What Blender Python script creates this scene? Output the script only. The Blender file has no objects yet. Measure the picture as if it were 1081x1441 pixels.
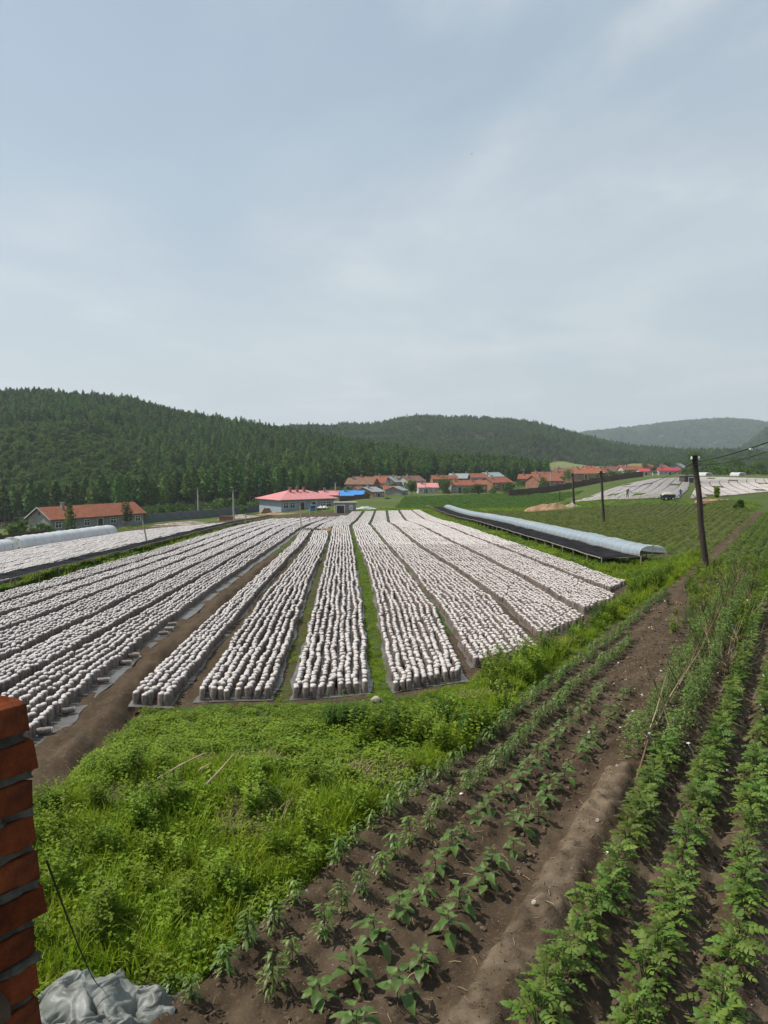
import bpy, math, random
import numpy as np
from mathutils import Vector, Matrix

# ------------------------------------------------------------------ camera, sky, sun, exposure
SC = bpy.context.scene
COL = SC.collection
F_PX, CX, CY = 1081.0, 540.5, 720.5          # focal length and centre in photograph pixels
PITCH = math.atan(70.5 / F_PX)               # camera looks slightly down
CAM_H = 3.9

cam_data = bpy.data.cameras.new('camera')
cam_data.sensor_fit = 'HORIZONTAL'
cam_data.sensor_width = 36.0
cam_data.lens = 36.0 * F_PX / 1081.0
cam_data.clip_start = 0.05
cam_data.clip_end = 12000.0
cam = bpy.data.objects.new('camera', cam_data)
COL.objects.link(cam)
cam.location = (0, 0, CAM_H)
cam.rotation_euler = (math.radians(90) - PITCH, 0, 0)
SC.camera = cam

SUN_EL = math.radians(55)
SUN_AZ = math.atan2(-1.0, 0.12)              # compass angle from +Y, clockwise: the sun stands to the left
SUN_DIR = Vector((math.sin(SUN_AZ) * math.cos(SUN_EL), math.cos(SUN_AZ) * math.cos(SUN_EL), math.sin(SUN_EL)))

world = bpy.data.worlds.new('World')
SC.world = world
world.use_nodes = True
wt = world.node_tree
wt.nodes.clear()
def wn(kind, **kw):
    n = wt.nodes.new(kind)
    for k, v in kw.items():
        setattr(n, k, v)
    return n
def wmath(op, a, b=None, c=None, clamp=False):
    n = wn('ShaderNodeMath', operation=op, use_clamp=clamp)
    for i, v in enumerate((a, b, c)):
        if v is None: continue
        if isinstance(v, (int, float)): n.inputs[i].default_value = v
        else: wt.links.new(v, n.inputs[i])
    return n.outputs[0]
sky = wn('ShaderNodeTexSky', sky_type='NISHITA', sun_disc=False, sun_elevation=SUN_EL, sun_rotation=SUN_AZ,
         altitude=300.0, air_density=1.15, dust_density=3.0, ozone_density=1.2)
tc = wn('ShaderNodeTexCoord')
sep = wn('ShaderNodeSeparateXYZ'); wt.links.new(tc.outputs['Generated'], sep.inputs[0])
zz = wmath('MAXIMUM', sep.outputs[2], 0.02)
zden = wmath('ADD', zz, 0.06)
px_ = wmath('DIVIDE', sep.outputs[0], zden); py_ = wmath('DIVIDE', sep.outputs[1], zden)
comb = wn('ShaderNodeCombineXYZ'); wt.links.new(px_, comb.inputs[0]); wt.links.new(py_, comb.inputs[1])
def wnoise(scale, detail, rough, sx=1.0, sy=1.0, off=(0, 0, 0), rz=0.0, dist=0.0):
    mp = wn('ShaderNodeMapping'); mp.inputs['Scale'].default_value = (sx, sy, 1); mp.inputs['Location'].default_value = off
    mp.inputs['Rotation'].default_value = (0, 0, rz)
    wt.links.new(comb.outputs[0], mp.inputs[0])
    nz = wn('ShaderNodeTexNoise'); nz.inputs['Scale'].default_value = scale
    nz.inputs['Detail'].default_value = detail; nz.inputs['Roughness'].default_value = rough
    nz.inputs['Distortion'].default_value = dist
    wt.links.new(mp.outputs[0], nz.inputs[0])
    return nz.outputs[0]
def wramp(v, lo, hi):
    n = wn('ShaderNodeMapRange', interpolation_type='SMOOTHERSTEP')
    n.inputs[1].default_value = lo; n.inputs[2].default_value = hi
    wt.links.new(v, n.inputs[0])
    return n.outputs[0]
veil = wramp(wnoise(0.5, 6, 0.6, 1.0, 0.55, (3.1, 1.7, 0), dist=0.4), 0.36, 0.72)
puff = wramp(wnoise(0.8, 7, 0.55, 1.0, 0.62, (7.3, 2.2, 0), dist=0.3), 0.52, 0.74)
# one long cirrus streak, drifting diagonally
dx, dy = 0.31 - 0.585, 2.35 - 1.6
L_ = math.hypot(dx, dy); nx_, ny_ = -dy / L_, dx / L_
cst = -(nx_ * 0.53 + ny_ * 1.6)
wob = wmath('MULTIPLY', wmath('SUBTRACT', wnoise(2.2, 4, 0.6), 0.5), 0.14)
dist = wmath('ADD', wmath('ADD', wmath('MULTIPLY', px_, nx_), wmath('MULTIPLY', py_, ny_)), wmath('ADD', wob, cst))
streak = wmath('POWER', 2.718, wmath('MULTIPLY', wmath('MULTIPLY', dist, dist), -1.0 / (2 * 0.055 ** 2)))
streak = wmath('MULTIPLY', streak, wramp(wnoise(1.6, 5, 0.6, 1, 0.5, (1, 5, 0)), 0.25, 0.75))
streak = wmath('MULTIPLY', streak, wmath('SUBTRACT', 1.0, wramp(py_, 1.9, 3.0)))
streak = wmath('MULTIPLY', streak, 0.7)
def bank(a, b, sx, sy, amp, nz):           # a soft cloud bank drifting in the haze
    gx_ = wmath('MULTIPLY', wmath('SUBTRACT', px_, a), 1 / sx); gy_ = wmath('MULTIPLY', wmath('SUBTRACT', py_, b), 1 / sy)
    e = wmath('POWER', 2.718, wmath('MULTIPLY', wmath('ADD', wmath('MULTIPLY', gx_, gx_), wmath('MULTIPLY', gy_, gy_)), -1.0))
    return wmath('MULTIPLY', wmath('MULTIPLY', e, nz), amp)
nb = wramp(wnoise(1.1, 6, 0.5, 1.0, 0.8, (2.1, 4.4, 0), dist=0.2), 0.25, 0.75)
banks = wmath('ADD', bank(-1.0, 3.0, 0.9, 0.55, 0.75, nb), wmath('ADD', bank(0.75, 4.6, 0.75, 0.7, 0.7, nb), bank(-0.25, 3.3, 0.8, 0.5, 0.5, nb)))
streak = wmath('ADD', streak, banks)
cloud = wmath('ADD', wmath('ADD', wmath('MULTIPLY', veil, 0.5), wmath('MULTIPLY', puff, 0.5)), streak, clamp=True)
haze_w = wmath('MULTIPLY', wmath('POWER', wmath('SUBTRACT', 1.0, zz, clamp=True), 5.0), 0.72)   # the air thickens to the horizon
hz = wmath('MAXIMUM', haze_w, 0.0)
WHITE = (6.7, 6.95, 6.75, 1)
flat = wn('ShaderNodeMix', data_type='RGBA'); flat.inputs[0].default_value = 0.62      # thin high overcast greys the blue
wt.links.new(sky.outputs[0], flat.inputs[6]); flat.inputs[7].default_value = (3.5, 4.45, 5.15, 1)
m1 = wn('ShaderNodeMix', data_type='RGBA'); wt.links.new(hz, m1.inputs[0]); wt.links.new(flat.outputs[2], m1.inputs[6]); m1.inputs[7].default_value = WHITE
m2 = wn('ShaderNodeMix', data_type='RGBA'); wt.links.new(wmath("MULTIPLY", cloud, 0.68), m2.inputs[0]); wt.links.new(m1.outputs[2], m2.inputs[6]); m2.inputs[7].default_value = (7.0, 7.15, 7.0, 1)
bg = wn('ShaderNodeBackground'); bg.inputs[1].default_value = 0.105
wt.links.new(m2.outputs[2], bg.inputs[0])
wo = wn('ShaderNodeOutputWorld'); wt.links.new(bg.outputs[0], wo.inputs[0])

sun_data = bpy.data.lights.new('sun', 'SUN')
sun_data.energy = 4.7
sun_data.angle = math.radians(0.6)
sun_data.color = (1.0, 0.95, 0.86)
sun = bpy.data.objects.new('sun', sun_data)
COL.objects.link(sun)
sun.rotation_euler = SUN_DIR.to_track_quat('Z', 'Y').to_euler()
sun.location = (-60, 10, 80)

SC.view_settings.view_transform = 'Standard'
SC.view_settings.look = 'None'
SC.view_settings.exposure = 0.25
SC.view_settings.gamma = 1.0
SC.view_settings.use_curve_mapping = False
SC.render.engine = 'CYCLES'
SC.cycles.use_denoising = True
SC.cycles.max_bounces = 6
SC.cycles.diffuse_bounces = 3
SC.cycles.glossy_bounces = 2
SC.cycles.transmission_bounces = 4
SC.cycles.transparent_max_bounces = 8
SC.cycles.volume_bounces = 0
SC.cycles.caustics_reflective = False
SC.cycles.caustics_refractive = False

RNG = np.random.default_rng(7)
random.seed(7)

# ------------------------------------------------------------------ helpers: numbers
def smooth(a, lo, hi):
    t = np.clip((np.asarray(a, float) - lo) / (hi - lo), 0, 1)
    return t * t * (3 - 2 * t)
def _hash(i, j, s):
    v = np.sin(i * 127.1 + j * 311.7 + s * 74.7) * 43758.5453
    return v - np.floor(v)
def noise2(x, y, s=0):
    x = np.asarray(x, float); y = np.asarray(y, float)
    i = np.floor(x); j = np.floor(y); fx = x - i; fy = y - j
    fx = fx * fx * (3 - 2 * fx); fy = fy * fy * (3 - 2 * fy)
    a = _hash(i, j, s); b = _hash(i + 1, j, s); c = _hash(i, j + 1, s); d = _hash(i + 1, j + 1, s)
    return (a * (1 - fx) + b * fx) * (1 - fy) + (c * (1 - fx) + d * fx) * fy - 0.5
def fbm(x, y, oct=4, s=0):
    v = 0.0; a = 1.0
    for o in range(oct):
        v = v + a * noise2(np.asarray(x) * 2 ** o, np.asarray(y) * 2 ** o, s + o); a *= 0.5
    return v

# ------------------------------------------------------------------ the lie of the land
def boundary_x(y):                       # edge between the weedy slope and the garden
    return 0.81 + 0.43 * (y - 8.85)
def H(x, y):
    x = np.asarray(x, float); y = np.asarray(y, float)
    plane = np.interp(y, [-40, 12.4, 160, 270, 500, 900, 4000], [0.0, 0.0, -5.46, -6.9, -4.6, -2.0, 0.0])
    plane = plane - 0.1 * np.maximum(0, -x - 13) * (1 - smooth(y, 300, 520)) * (1 - smooth(-x, 90, 220) * 0.35)
    plane = plane - smooth(-x, 4, 14) * (1 - smooth(-x, 36, 52)) * np.interp(y, [92, 180, 260], [0, 1.0, 0.3])
    flat = np.interp(y, [-40, 12, 90, 115, 160, 215, 260, 340, 500, 4000], [0.0, 0.0, -1.0, -1.6, -1.0, -0.2, -0.4, -1.8, -3.2, 0.0])
    s = x - boundary_x(y)
    w1 = smooth(s, -1.0, 4.0) * smooth(y, 10, 20)
    w2 = smooth(x / np.maximum(y, 1), 0.17, 0.38) * smooth(y, 85, 125)
    w = np.maximum(w1, w2)
    z = plane * (1 - w) + flat * w
    far = smooth(y, 20, 80)
    z = z + fbm(x * 0.03, y * 0.03, 2, 5) * 0.3 * far + fbm(x * 0.6, y * 0.6, 3, 9) * 0.05
    # weedy mound in the near left
    z = z + 0.35 * np.exp(-(((x + 1.9) / 2.2) ** 2 + ((y - 8.3) / 1.7) ** 2))
    return z
def Hs(x, y):
    return float(H(x, y))
def ray(px, py):
    u = (px - CX) / F_PX; v = (CY - py) / F_PX
    return np.array([u, math.cos(PITCH) + v * math.sin(PITCH), -math.sin(PITCH) + v * math.cos(PITCH)])
def at(px, py, Y):                       # the point seen at a pixel, Y metres ahead
    d = ray(px, py); t = Y / d[1]
    return Vector((d[0] * t, Y, CAM_H + d[2] * t))
def ground(px, py, ymax=900.0):          # where the sight line meets the land
    d = ray(px, py)
    ys = np.geomspace(2.0, ymax, 1500)
    xs = d[0] / d[1] * ys; zs = CAM_H + d[2] / d[1] * ys
    below = np.nonzero(zs - H(xs, ys) < 0)[0]
    k = below[0] if len(below) else len(ys) - 1
    return Vector((xs[k], ys[k], Hs(xs[k], ys[k])))
def gx(px, Y):                           # sideways position of a pixel column at distance Y
    return (px - CX) / F_PX * Y * 1.0

# ------------------------------------------------------------------ helpers: meshes and objects
class MB:
    def __init__(self):
        self.v = []; self.f = []; self.m = []; self.cur = 0
    def mat(self, i): self.cur = i; return self
    def add(self, verts, faces):
        o = len(self.v)
        self.v.extend([tuple(map(float, p)) for p in verts])
        for f in faces:
            self.f.append(tuple(o + i for i in f)); self.m.append(self.cur)
        return self
    def box(self, c, s, rz=0.0, jit=0.0, M=None):
        x, y, z = s[0] / 2, s[1] / 2, s[2] / 2
        P = [(-x, -y, -z), (x, -y, -z), (x, y, -z), (-x, y, -z), (-x, -y, z), (x, -y, z), (x, y, z), (-x, y, z)]
        R = Matrix.Rotation(rz, 3, 'Z') if M is None else M
        P = [R @ Vector(p) + Vector(c) for p in P]
        if jit: P = [p + Vector((random.uniform(-jit, jit), random.uniform(-jit, jit), random.uniform(-jit, jit))) for p in P]
        return self.add(P, [(0, 3, 2, 1), (4, 5, 6, 7), (0, 1, 5, 4), (1, 2, 6, 5), (2, 3, 7, 6), (3, 0, 4, 7)])
    def tube(self, pts, rad, n=6, cap=True):
        pts = [Vector(p) for p in pts]
        if not hasattr(rad, '__len__'): rad = [rad] * len(pts)
        rings = []; up = Vector((0, 0, 1))
        for i, p in enumerate(pts):
            d = (pts[min(i + 1, len(pts) - 1)] - pts[max(i - 1, 0)])
            if d.length < 1e-9: d = Vector((0, 0, 1))
            d.normalize()
            a = d.cross(up)
            if a.length < 0.05: a = d.cross(Vector((1, 0, 0)))
            a.normalize(); b = d.cross(a)
            rings.append([p + (a * math.cos(2 * math.pi * k / n) + b * math.sin(2 * math.pi * k / n)) * rad[i] for k in range(n)])
        V = [q for r in rings for q in r]
        Fc = []
        for i in range(len(pts) - 1):
            for k in range(n):
                k2 = (k + 1) % n
                Fc.append((i * n + k, i * n + k2, (i + 1) * n + k2, (i + 1) * n + k))
        if cap:
            Fc.append(tuple(range(n))); Fc.append(tuple(reversed(range((len(pts) - 1) * n, len(pts) * n))))
        return self.add(V, Fc)
    def mesh(self, name, mats, smooth_=False):
        me = bpy.data.meshes.new(name)
        me.from_pydata(self.v, [], self.f)
        for m in (mats if isinstance(mats, (list, tuple)) else [mats]): me.materials.append(m)
        if len(me.polygons):
            me.polygons.foreach_set('material_index', self.m)
            me.polygons.foreach_set('use_smooth', [smooth_] * len(me.polygons))
        me.update()
        return me
    def build(self, name, mats, parent=None, smooth_=False, loc=None, rz=0.0):
        return obj(name, self.mesh(name, mats, smooth_), parent, loc, rz)
def obj(name, me, parent=None, loc=None, rz=0.0):
    o = bpy.data.objects.new(name, me)
    COL.objects.link(o)
    if parent is not None: o.parent = parent
    if loc is not None: o.location = loc
    if rz: o.rotation_euler = (0, 0, rz)
    return o
def grid_mesh(name, V, nu, nv, mats, smooth_=True, attrs=None):
    """V: (nu*nv,3) array, row-major u then v"""
    me = bpy.data.meshes.new(name)
    idx = np.arange(nu * nv).reshape(nu, nv)
    q = np.stack([idx[:-1, :-1], idx[1:, :-1], idx[1:, 1:], idx[:-1, 1:]], -1).reshape(-1, 4)
    me.vertices.add(nu * nv); me.vertices.foreach_set('co', np.ascontiguousarray(V, dtype=np.float32).ravel())
    me.loops.add(q.size); me.loops.foreach_set('vertex_index', q.ravel().astype(np.int32))
    me.polygons.add(len(q)); me.polygons.foreach_set('loop_start', np.arange(0, q.size, 4, dtype=np.int32))
    me.update(calc_edges=True)
    me.polygons.foreach_set('use_smooth', np.full(len(q), smooth_))
    for k, a in (attrs or {}).items():
        at_ = me.attributes.new(k, 'FLOAT', 'POINT'); at_.data.foreach_set('value', np.asarray(a, np.float32).ravel())
    for m in (mats if isinstance(mats, (list, tuple)) else [mats]): me.materials.append(m)
    me.validate()
    return me
def tag(o, label, cat, group=None):
    o['label'] = label; o['category'] = cat
    if group: o['group'] = group
    return o
def kind(o, k, label=None, cat=None):
    o['kind'] = k
    if label: o['label'] = label
    if cat: o['category'] = cat
    return o
def empty(name, loc=(0, 0, 0), rz=0.0):
    o = bpy.data.objects.new(name, None)
    o.empty_display_size = 0.2
    COL.objects.link(o); o.location = loc; o.rotation_euler = (0, 0, rz)
    return o
ORD = ['first', 'second', 'third', 'fourth', 'fifth', 'sixth', 'seventh', 'eighth', 'ninth', 'tenth', 'eleventh', 'twelfth',
       'thirteenth', 'fourteenth', 'fifteenth', 'sixteenth', 'seventeenth', 'eighteenth', 'nineteenth', 'twentieth']
def ordn(k):                              # k from 0
    if k < 20: return ORD[k]
    t = {2: 'twenty', 3: 'thirty', 4: 'forty', 5: 'fifty', 6: 'sixty', 7: 'seventy', 8: 'eighty', 9: 'ninety'}[(k + 1) // 10]
    r = (k + 1) % 10
    return (t[:-1] + 'ieth') if r == 0 else t + '-' + ORD[r - 1]

# ------------------------------------------------------------------ helpers: scattered stuff (geometry nodes)
def proto(name, me):
    return bpy.data.objects.new(name, me)          # never linked to the scene, only instanced
def scatter(name, P, rot, scl, idx, protos, kindname='stuff', label=None, cat=None):
    n = len(P)
    c = bpy.data.collections.new(name + '_kinds')
    for k, p in enumerate(protos):
        p.name = '%s_kind_%02d' % (name, k); c.objects.link(p)
    me = bpy.data.meshes.new(name)
    me.vertices.add(n); me.vertices.foreach_set('co', np.asarray(P, np.float32).ravel())
    a = me.attributes.new('rot', 'FLOAT_VECTOR', 'POINT'); a.data.foreach_set('vector', np.asarray(rot, np.float32).ravel())
    a = me.attributes.new('scl', 'FLOAT_VECTOR', 'POINT'); a.data.foreach_set('vector', np.asarray(scl, np.float32).ravel())
    a = me.attributes.new('idx', 'INT', 'POINT'); a.data.foreach_set('value', np.asarray(idx, np.int32).ravel())
    o = obj(name, me)
    g = bpy.data.node_groups.new(name + '_scatter', 'GeometryNodeTree')
    g.interface.new_socket('Geometry', in_out='INPUT', socket_type='NodeSocketGeometry')
    g.interface.new_socket('Geometry', in_out='OUTPUT', socket_type='NodeSocketGeometry')
    N = g.nodes.new; Lk = g.links.new
    gi = N('NodeGroupInput'); go = N('NodeGroupOutput')
    ci = N('GeometryNodeCollectionInfo'); ci.inputs[0].default_value = c
    ci.inputs['Separate Children'].default_value = True; ci.inputs['Reset Children'].default_value = True
    ip = N('GeometryNodeInstanceOnPoints'); ip.inputs['Pick Instance'].default_value = True
    def attr(nm, t):
        q = N('GeometryNodeInputNamedAttribute'); q.data_type = t; q.inputs[0].default_value = nm
        return q.outputs[0]
    e2r = N('FunctionNodeEulerToRotation')
    Lk(attr('rot', 'FLOAT_VECTOR'), e2r.inputs[0])
    Lk(gi.outputs[0], ip.inputs['Points']); Lk(ci.outputs[0], ip.inputs['Instance'])
    Lk(attr('idx', 'INT'), ip.inputs['Instance Index']); Lk(e2r.outputs[0], ip.inputs['Rotation'])
    Lk(attr('scl', 'FLOAT_VECTOR'), ip.inputs['Scale']); Lk(ip.outputs[0], go.inputs[0])
    md = o.modifiers.new('scatter', 'NODES'); md.node_group = g
    kind(o, kindname, label, cat)
    return o
def rand_rot(n, tilt=0.0):
    r = np.zeros((n, 3)); r[:, 2] = RNG.uniform(0, 2 * np.pi, n)
    if tilt: r[:, 0] = RNG.normal(0, tilt, n); r[:, 1] = RNG.normal(0, tilt, n)
    return r
def in_poly(x, y, poly):
    poly = [(p[0], p[1]) for p in poly]
    inside = np.zeros(len(x), bool)
    j = len(poly) - 1
    for i in range(len(poly)):
        xi, yi = poly[i]; xj, yj = poly[j]
        c = ((yi > y) != (yj > y)) & (x < (xj - xi) * (y - yi) / (yj - yi + 1e-12) + xi)
        inside ^= c; j = i
    return inside
def sample_poly(poly, density):
    xs = [p[0] for p in poly]; ys = [p[1] for p in poly]
    A = (max(xs) - min(xs)) * (max(ys) - min(ys)); n = int(A * density)
    x = RNG.uniform(min(xs), max(xs), n); y = RNG.uniform(min(ys), max(ys), n)
    k = in_poly(x, y, poly)
    return x[k], y[k]

# ------------------------------------------------------------------ helpers: materials
def mat(name, col, rough=0.85, alt=None, nscale=3.0, ndetail=5, lo=0.35, hi=0.65, bump=0.0, bscale=20.0, bdist=0.02, rnd=0.0, hue=0.0,
        trans=0.0, tcol=None, spec=0.2, metal=0.0, attr=None, alpha=1.0, coord='Object', alt2=None, n2=12.0, stretch=None):
    m = bpy.data.materials.new(name); m.use_nodes = True
    t = m.node_tree; N = t.nodes; Lk = t.links; N.clear()
    out = N.new('ShaderNodeOutputMaterial')
    p = N.new('ShaderNodeBsdfPrincipled')
    p.inputs['Roughness'].default_value = rough; p.inputs['Specular IOR Level'].default_value = spec; p.inputs['Metallic'].default_value = metal
    tc = N.new('ShaderNodeTexCoord'); vec = tc.outputs[coord]
    if stretch:
        mp = N.new('ShaderNodeMapping'); mp.inputs['Scale'].default_value = stretch; Lk.new(vec, mp.inputs[0]); vec = mp.outputs[0]
    c = N.new('ShaderNodeRGB'); c.outputs[0].default_value = (*col, 1); cur = c.outputs[0]
    def mixn(a, colb, sc, det, lo, hi, rgh=0.6):
        nz = N.new('ShaderNodeTexNoise'); nz.inputs['Scale'].default_value = sc; nz.inputs['Detail'].default_value = det
        nz.inputs['Roughness'].default_value = rgh; Lk.new(vec, nz.inputs[0])
        mr = N.new('ShaderNodeMapRange'); mr.inputs[1].default_value = lo; mr.inputs[2].default_value = hi; Lk.new(nz.outputs[0], mr.inputs[0])
        mx = N.new('ShaderNodeMix'); mx.data_type = 'RGBA'; Lk.new(mr.outputs[0], mx.inputs[0]); Lk.new(a, mx.inputs[6]); mx.inputs[7].default_value = (*colb, 1)
        return mx.outputs[2]
    if alt: cur = mixn(cur, alt, nscale, ndetail, lo, hi)
    if alt2: cur = mixn(cur, alt2, n2, 4, 0.5, 0.75)
    if rnd or hue:
        oi = N.new('ShaderNodeObjectInfo')
        hs = N.new('ShaderNodeHueSaturation')
        mr = N.new('ShaderNodeMapRange'); mr.inputs[3].default_value = 1 - rnd; mr.inputs[4].default_value = 1 + rnd
        Lk.new(oi.outputs['Random'], mr.inputs[0]); Lk.new(mr.outputs[0], hs.inputs['Value'])
        if hue:
            ml = N.new('ShaderNodeMath'); ml.operation = 'MULTIPLY'; ml.inputs[1].default_value = 7.31; Lk.new(oi.outputs['Random'], ml.inputs[0])
            fr = N.new('ShaderNodeMath'); fr.operation = 'FRACT'; Lk.new(ml.outputs[0], fr.inputs[0])
            m2 = N.new('ShaderNodeMapRange'); m2.inputs[3].default_value = 0.5 - hue; m2.inputs[4].default_value = 0.5 + hue
            Lk.new(fr.outputs[0], m2.inputs[0]); Lk.new(m2.outputs[0], hs.inputs['Hue'])
        Lk.new(cur, hs.inputs['Color']); cur = hs.outputs[0]
    Lk.new(cur, p.inputs['Base Color'])
    if bump:
        nz = N.new('ShaderNodeTexNoise'); nz.inputs['Scale'].default_value = bscale; nz.inputs['Detail'].default_value = 6; nz.inputs['Roughness'].default_value = 0.65
        Lk.new(vec, nz.inputs[0])
        b = N.new('ShaderNodeBump'); b.inputs['Strength'].default_value = bump; b.inputs['Distance'].default_value = bdist
        Lk.new(nz.outputs[0], b.inputs['Height']); Lk.new(b.outputs[0], p.inputs['Normal'])
    sh = p.outputs[0]
    if trans:
        tr = N.new('ShaderNodeBsdfTranslucent')
        if tcol: tr.inputs[0].default_value = (*tcol, 1)
        else: Lk.new(cur, tr.inputs[0])
        mx = N.new('ShaderNodeMixShader'); mx.inputs[0].default_value = trans; Lk.new(sh, mx.inputs[1]); Lk.new(tr.outputs[0], mx.inputs[2]); sh = mx.outputs[0]
    if alpha < 1:
        tp = N.new('ShaderNodeBsdfTransparent')
        mx = N.new('ShaderNodeMixShader'); mx.inputs[0].default_value = alpha; Lk.new(tp.outputs[0], mx.inputs[1]); Lk.new(sh, mx.inputs[2]); sh = mx.outputs[0]
    Lk.new(sh, out.inputs[0])
    return m
# ------------------------------------------------------------------ where the beds of fungus bags lie (plan, metres)
def poly_fn(pts):
    ys = [p[0] for p in pts]; xs = [p[1] for p in pts]
    return lambda y: np.interp(y, ys, xs)
# (left edge, right edge, near end at left, near end at right, far end, columns)
GAP = {
 'l6l': [(9, -11.7), (24, -12.1), (63, -12.9), (90, -13.0)],
 'l56': [(9, -10.9), (22.3, -11.1), (34, -11.2), (63, -12.0), (90, -12.1)],
 'l45': [(9, -9.75), (20, -10.0), (34, -10.35), (63, -11.1), (90, -11.15)],
 'l34': [(9, -8.6), (17.7, -8.85), (34, -9.4), (63, -10.2), (92, -10.2)],
 'l23': [(9, -7.2), (14.9, -7.4), (34, -8.25), (63, -9.25), (95, -9.2)],
 'l12': [(9, -6.1), (12.5, -6.25), (34, -7.14), (63, -8.2), (97, -8.25)],
 'l1r': [(9, -4.78), (10.8, -4.9), (16, -5.3), (25.3, -5.8), (53, -6.75), (63, -7.05), (97, -7.15)],
 'b1l': [(12, -4.07), (20.3, -4.5), (46.5, -5.6), (60, -6.45), (100, -6.95)],
 'b1r': [(12, -3.42), (17.7, -3.72), (26, -4.17), (51, -5.25), (62, -5.85), (100, -5.85)],
 'b2l': [(12, -3.05), (16.2, -3.3), (21, -3.6), (46, -4.55), (61, -5.55), (104, -5.75)],
 'b2r': [(12, -1.84), (16.2, -2.03), (27.1, -2.7), (51, -3.75), (61, -4.5), (104, -4.85)],
 'b3l': [(12, -1.5), (18.3, -1.82), (48.3, -3.4), (67.6, -4.5), (120, -5.0)],
 'b3r': [(12, -0.22), (21.9, -0.64), (48.3, -2.0), (67.6, -3.1), (120, -3.5)],
 'b4l': [(12, 0.18), (31.5, -0.58), (48, -1.62), (67, -2.75), (122, -3.0)],
 'b4r': [(12, 1.45), (21.6, 1.4), (32.6, 0.85), (47, 0.0), (72, -1.5), (122, -1.6)],
 'b5l': [(14, 1.75), (21.6, 1.6), (32.6, 1.08), (47, 0.25), (72, -1.2), (124, -1.2)],
 'b5r': [(14, 3.2), (23.2, 3.25), (31.5, 2.8), (42.7, 2.05), (77, 0.35), (124, 0.25)],
 'b6l': [(16, 3.6), (23.2, 3.55), (31.5, 3.12), (42.7, 2.4), (77, 0.7), (126, 0.7)],
 'b6r': [(16, 5.25), (27.1, 5.1), (41.3, 4.55), (84.5, 2.3), (126, 2.25)],
 'b7l': [(20, 5.55), (27.1, 5.45), (41.3, 4.9), (84.5, 2.65), (128, 2.7)],
 'b7r': [(20, 7.3), (31, 7.05), (43.7, 6.55), (67, 5.4), (88.5, 4.6), (128, 4.45)],
 'b8l': [(24, 7.6), (31, 7.38), (43.7, 6.9), (67, 5.75), (88.5, 4.95), (128, 4.75)],
 'b8r': [(24, 8.6), (33, 8.5), (47, 8.1), (69, 7.1), (88.5, 6.5), (128, 5.9)],
}
G = {k: poly_fn(v) for k, v in GAP.items()}
M_ = 0.07
# key, left fn, right fn, near-left y, near-right y, far y, label words
BEDS = [
 ('b1', 'b1l', 'b1r', 12.1, 12.05, 60.5, 'narrow five-line bed'),
 ('b2', 'b2l', 'b2r', 12.3, 12.4, 60.5, 'bed just right of the narrow one'),
 ('b3', 'b3l', 'b3r', 12.4, 12.75, 120, 'bed left of the pale stone'),
 ('b4', 'b4l', 'b4r', 12.8, 13.7, 122, 'bed right of the pale stone'),
 ('b5', 'b5l', 'b5r', 14.7, 15.9, 123, 'fourth bed from the right'),
 ('b6', 'b6l', 'b6r', 17.4, 19.6, 125, 'third bed from the right'),
 ('b7', 'b7l', 'b7r', 21.0, 23.6, 127, 'second bed from the right'),
 ('b8', 'b8l', 'b8r', 25.4, 26.9, 128, 'rightmost bed'),
 ('c1', 'b1l', 'b1r', 63.5, 63.5, 98, 'narrow bed by the row of posts'),
 ('c2', 'b2l', 'b2r', 63.2, 63.2, 102, 'bed beyond the little heap of logs'),
 ('l1', 'l12', 'l1r', 9.6, 9.2, 96, 'bed beside the long plastic strip'),
 ('l2', 'l23', 'l12', 9.6, 9.2, 95, 'second bed left of the plastic strip'),
 ('l3', 'l34', 'l23', 10, 10, 93, 'third bed left of the plastic strip'),
 ('l4', 'l45', 'l34', 12, 12, 91, 'fourth bed left of the plastic strip'),
 ('l5', 'l56', 'l45', 14, 14, 90, 'fifth bed left of the plastic strip'),
 ('l6', 'l6l', 'l56', 16, 16, 89, 'sixth bed left of the plastic strip'),
]
GAPHALF = {'l': 0.13, 'b': 0.0, 'c': 0.0}
def bed_edges(bed, y):
    g = GAPHALF[bed[0][0]]
    xl = G[bed[1]](y) + (g if bed[1] != 'l6l' else 0); xr = G[bed[2]](y) - (g if bed[2] != 'l1r' else 0)
    return xl, xr

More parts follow.
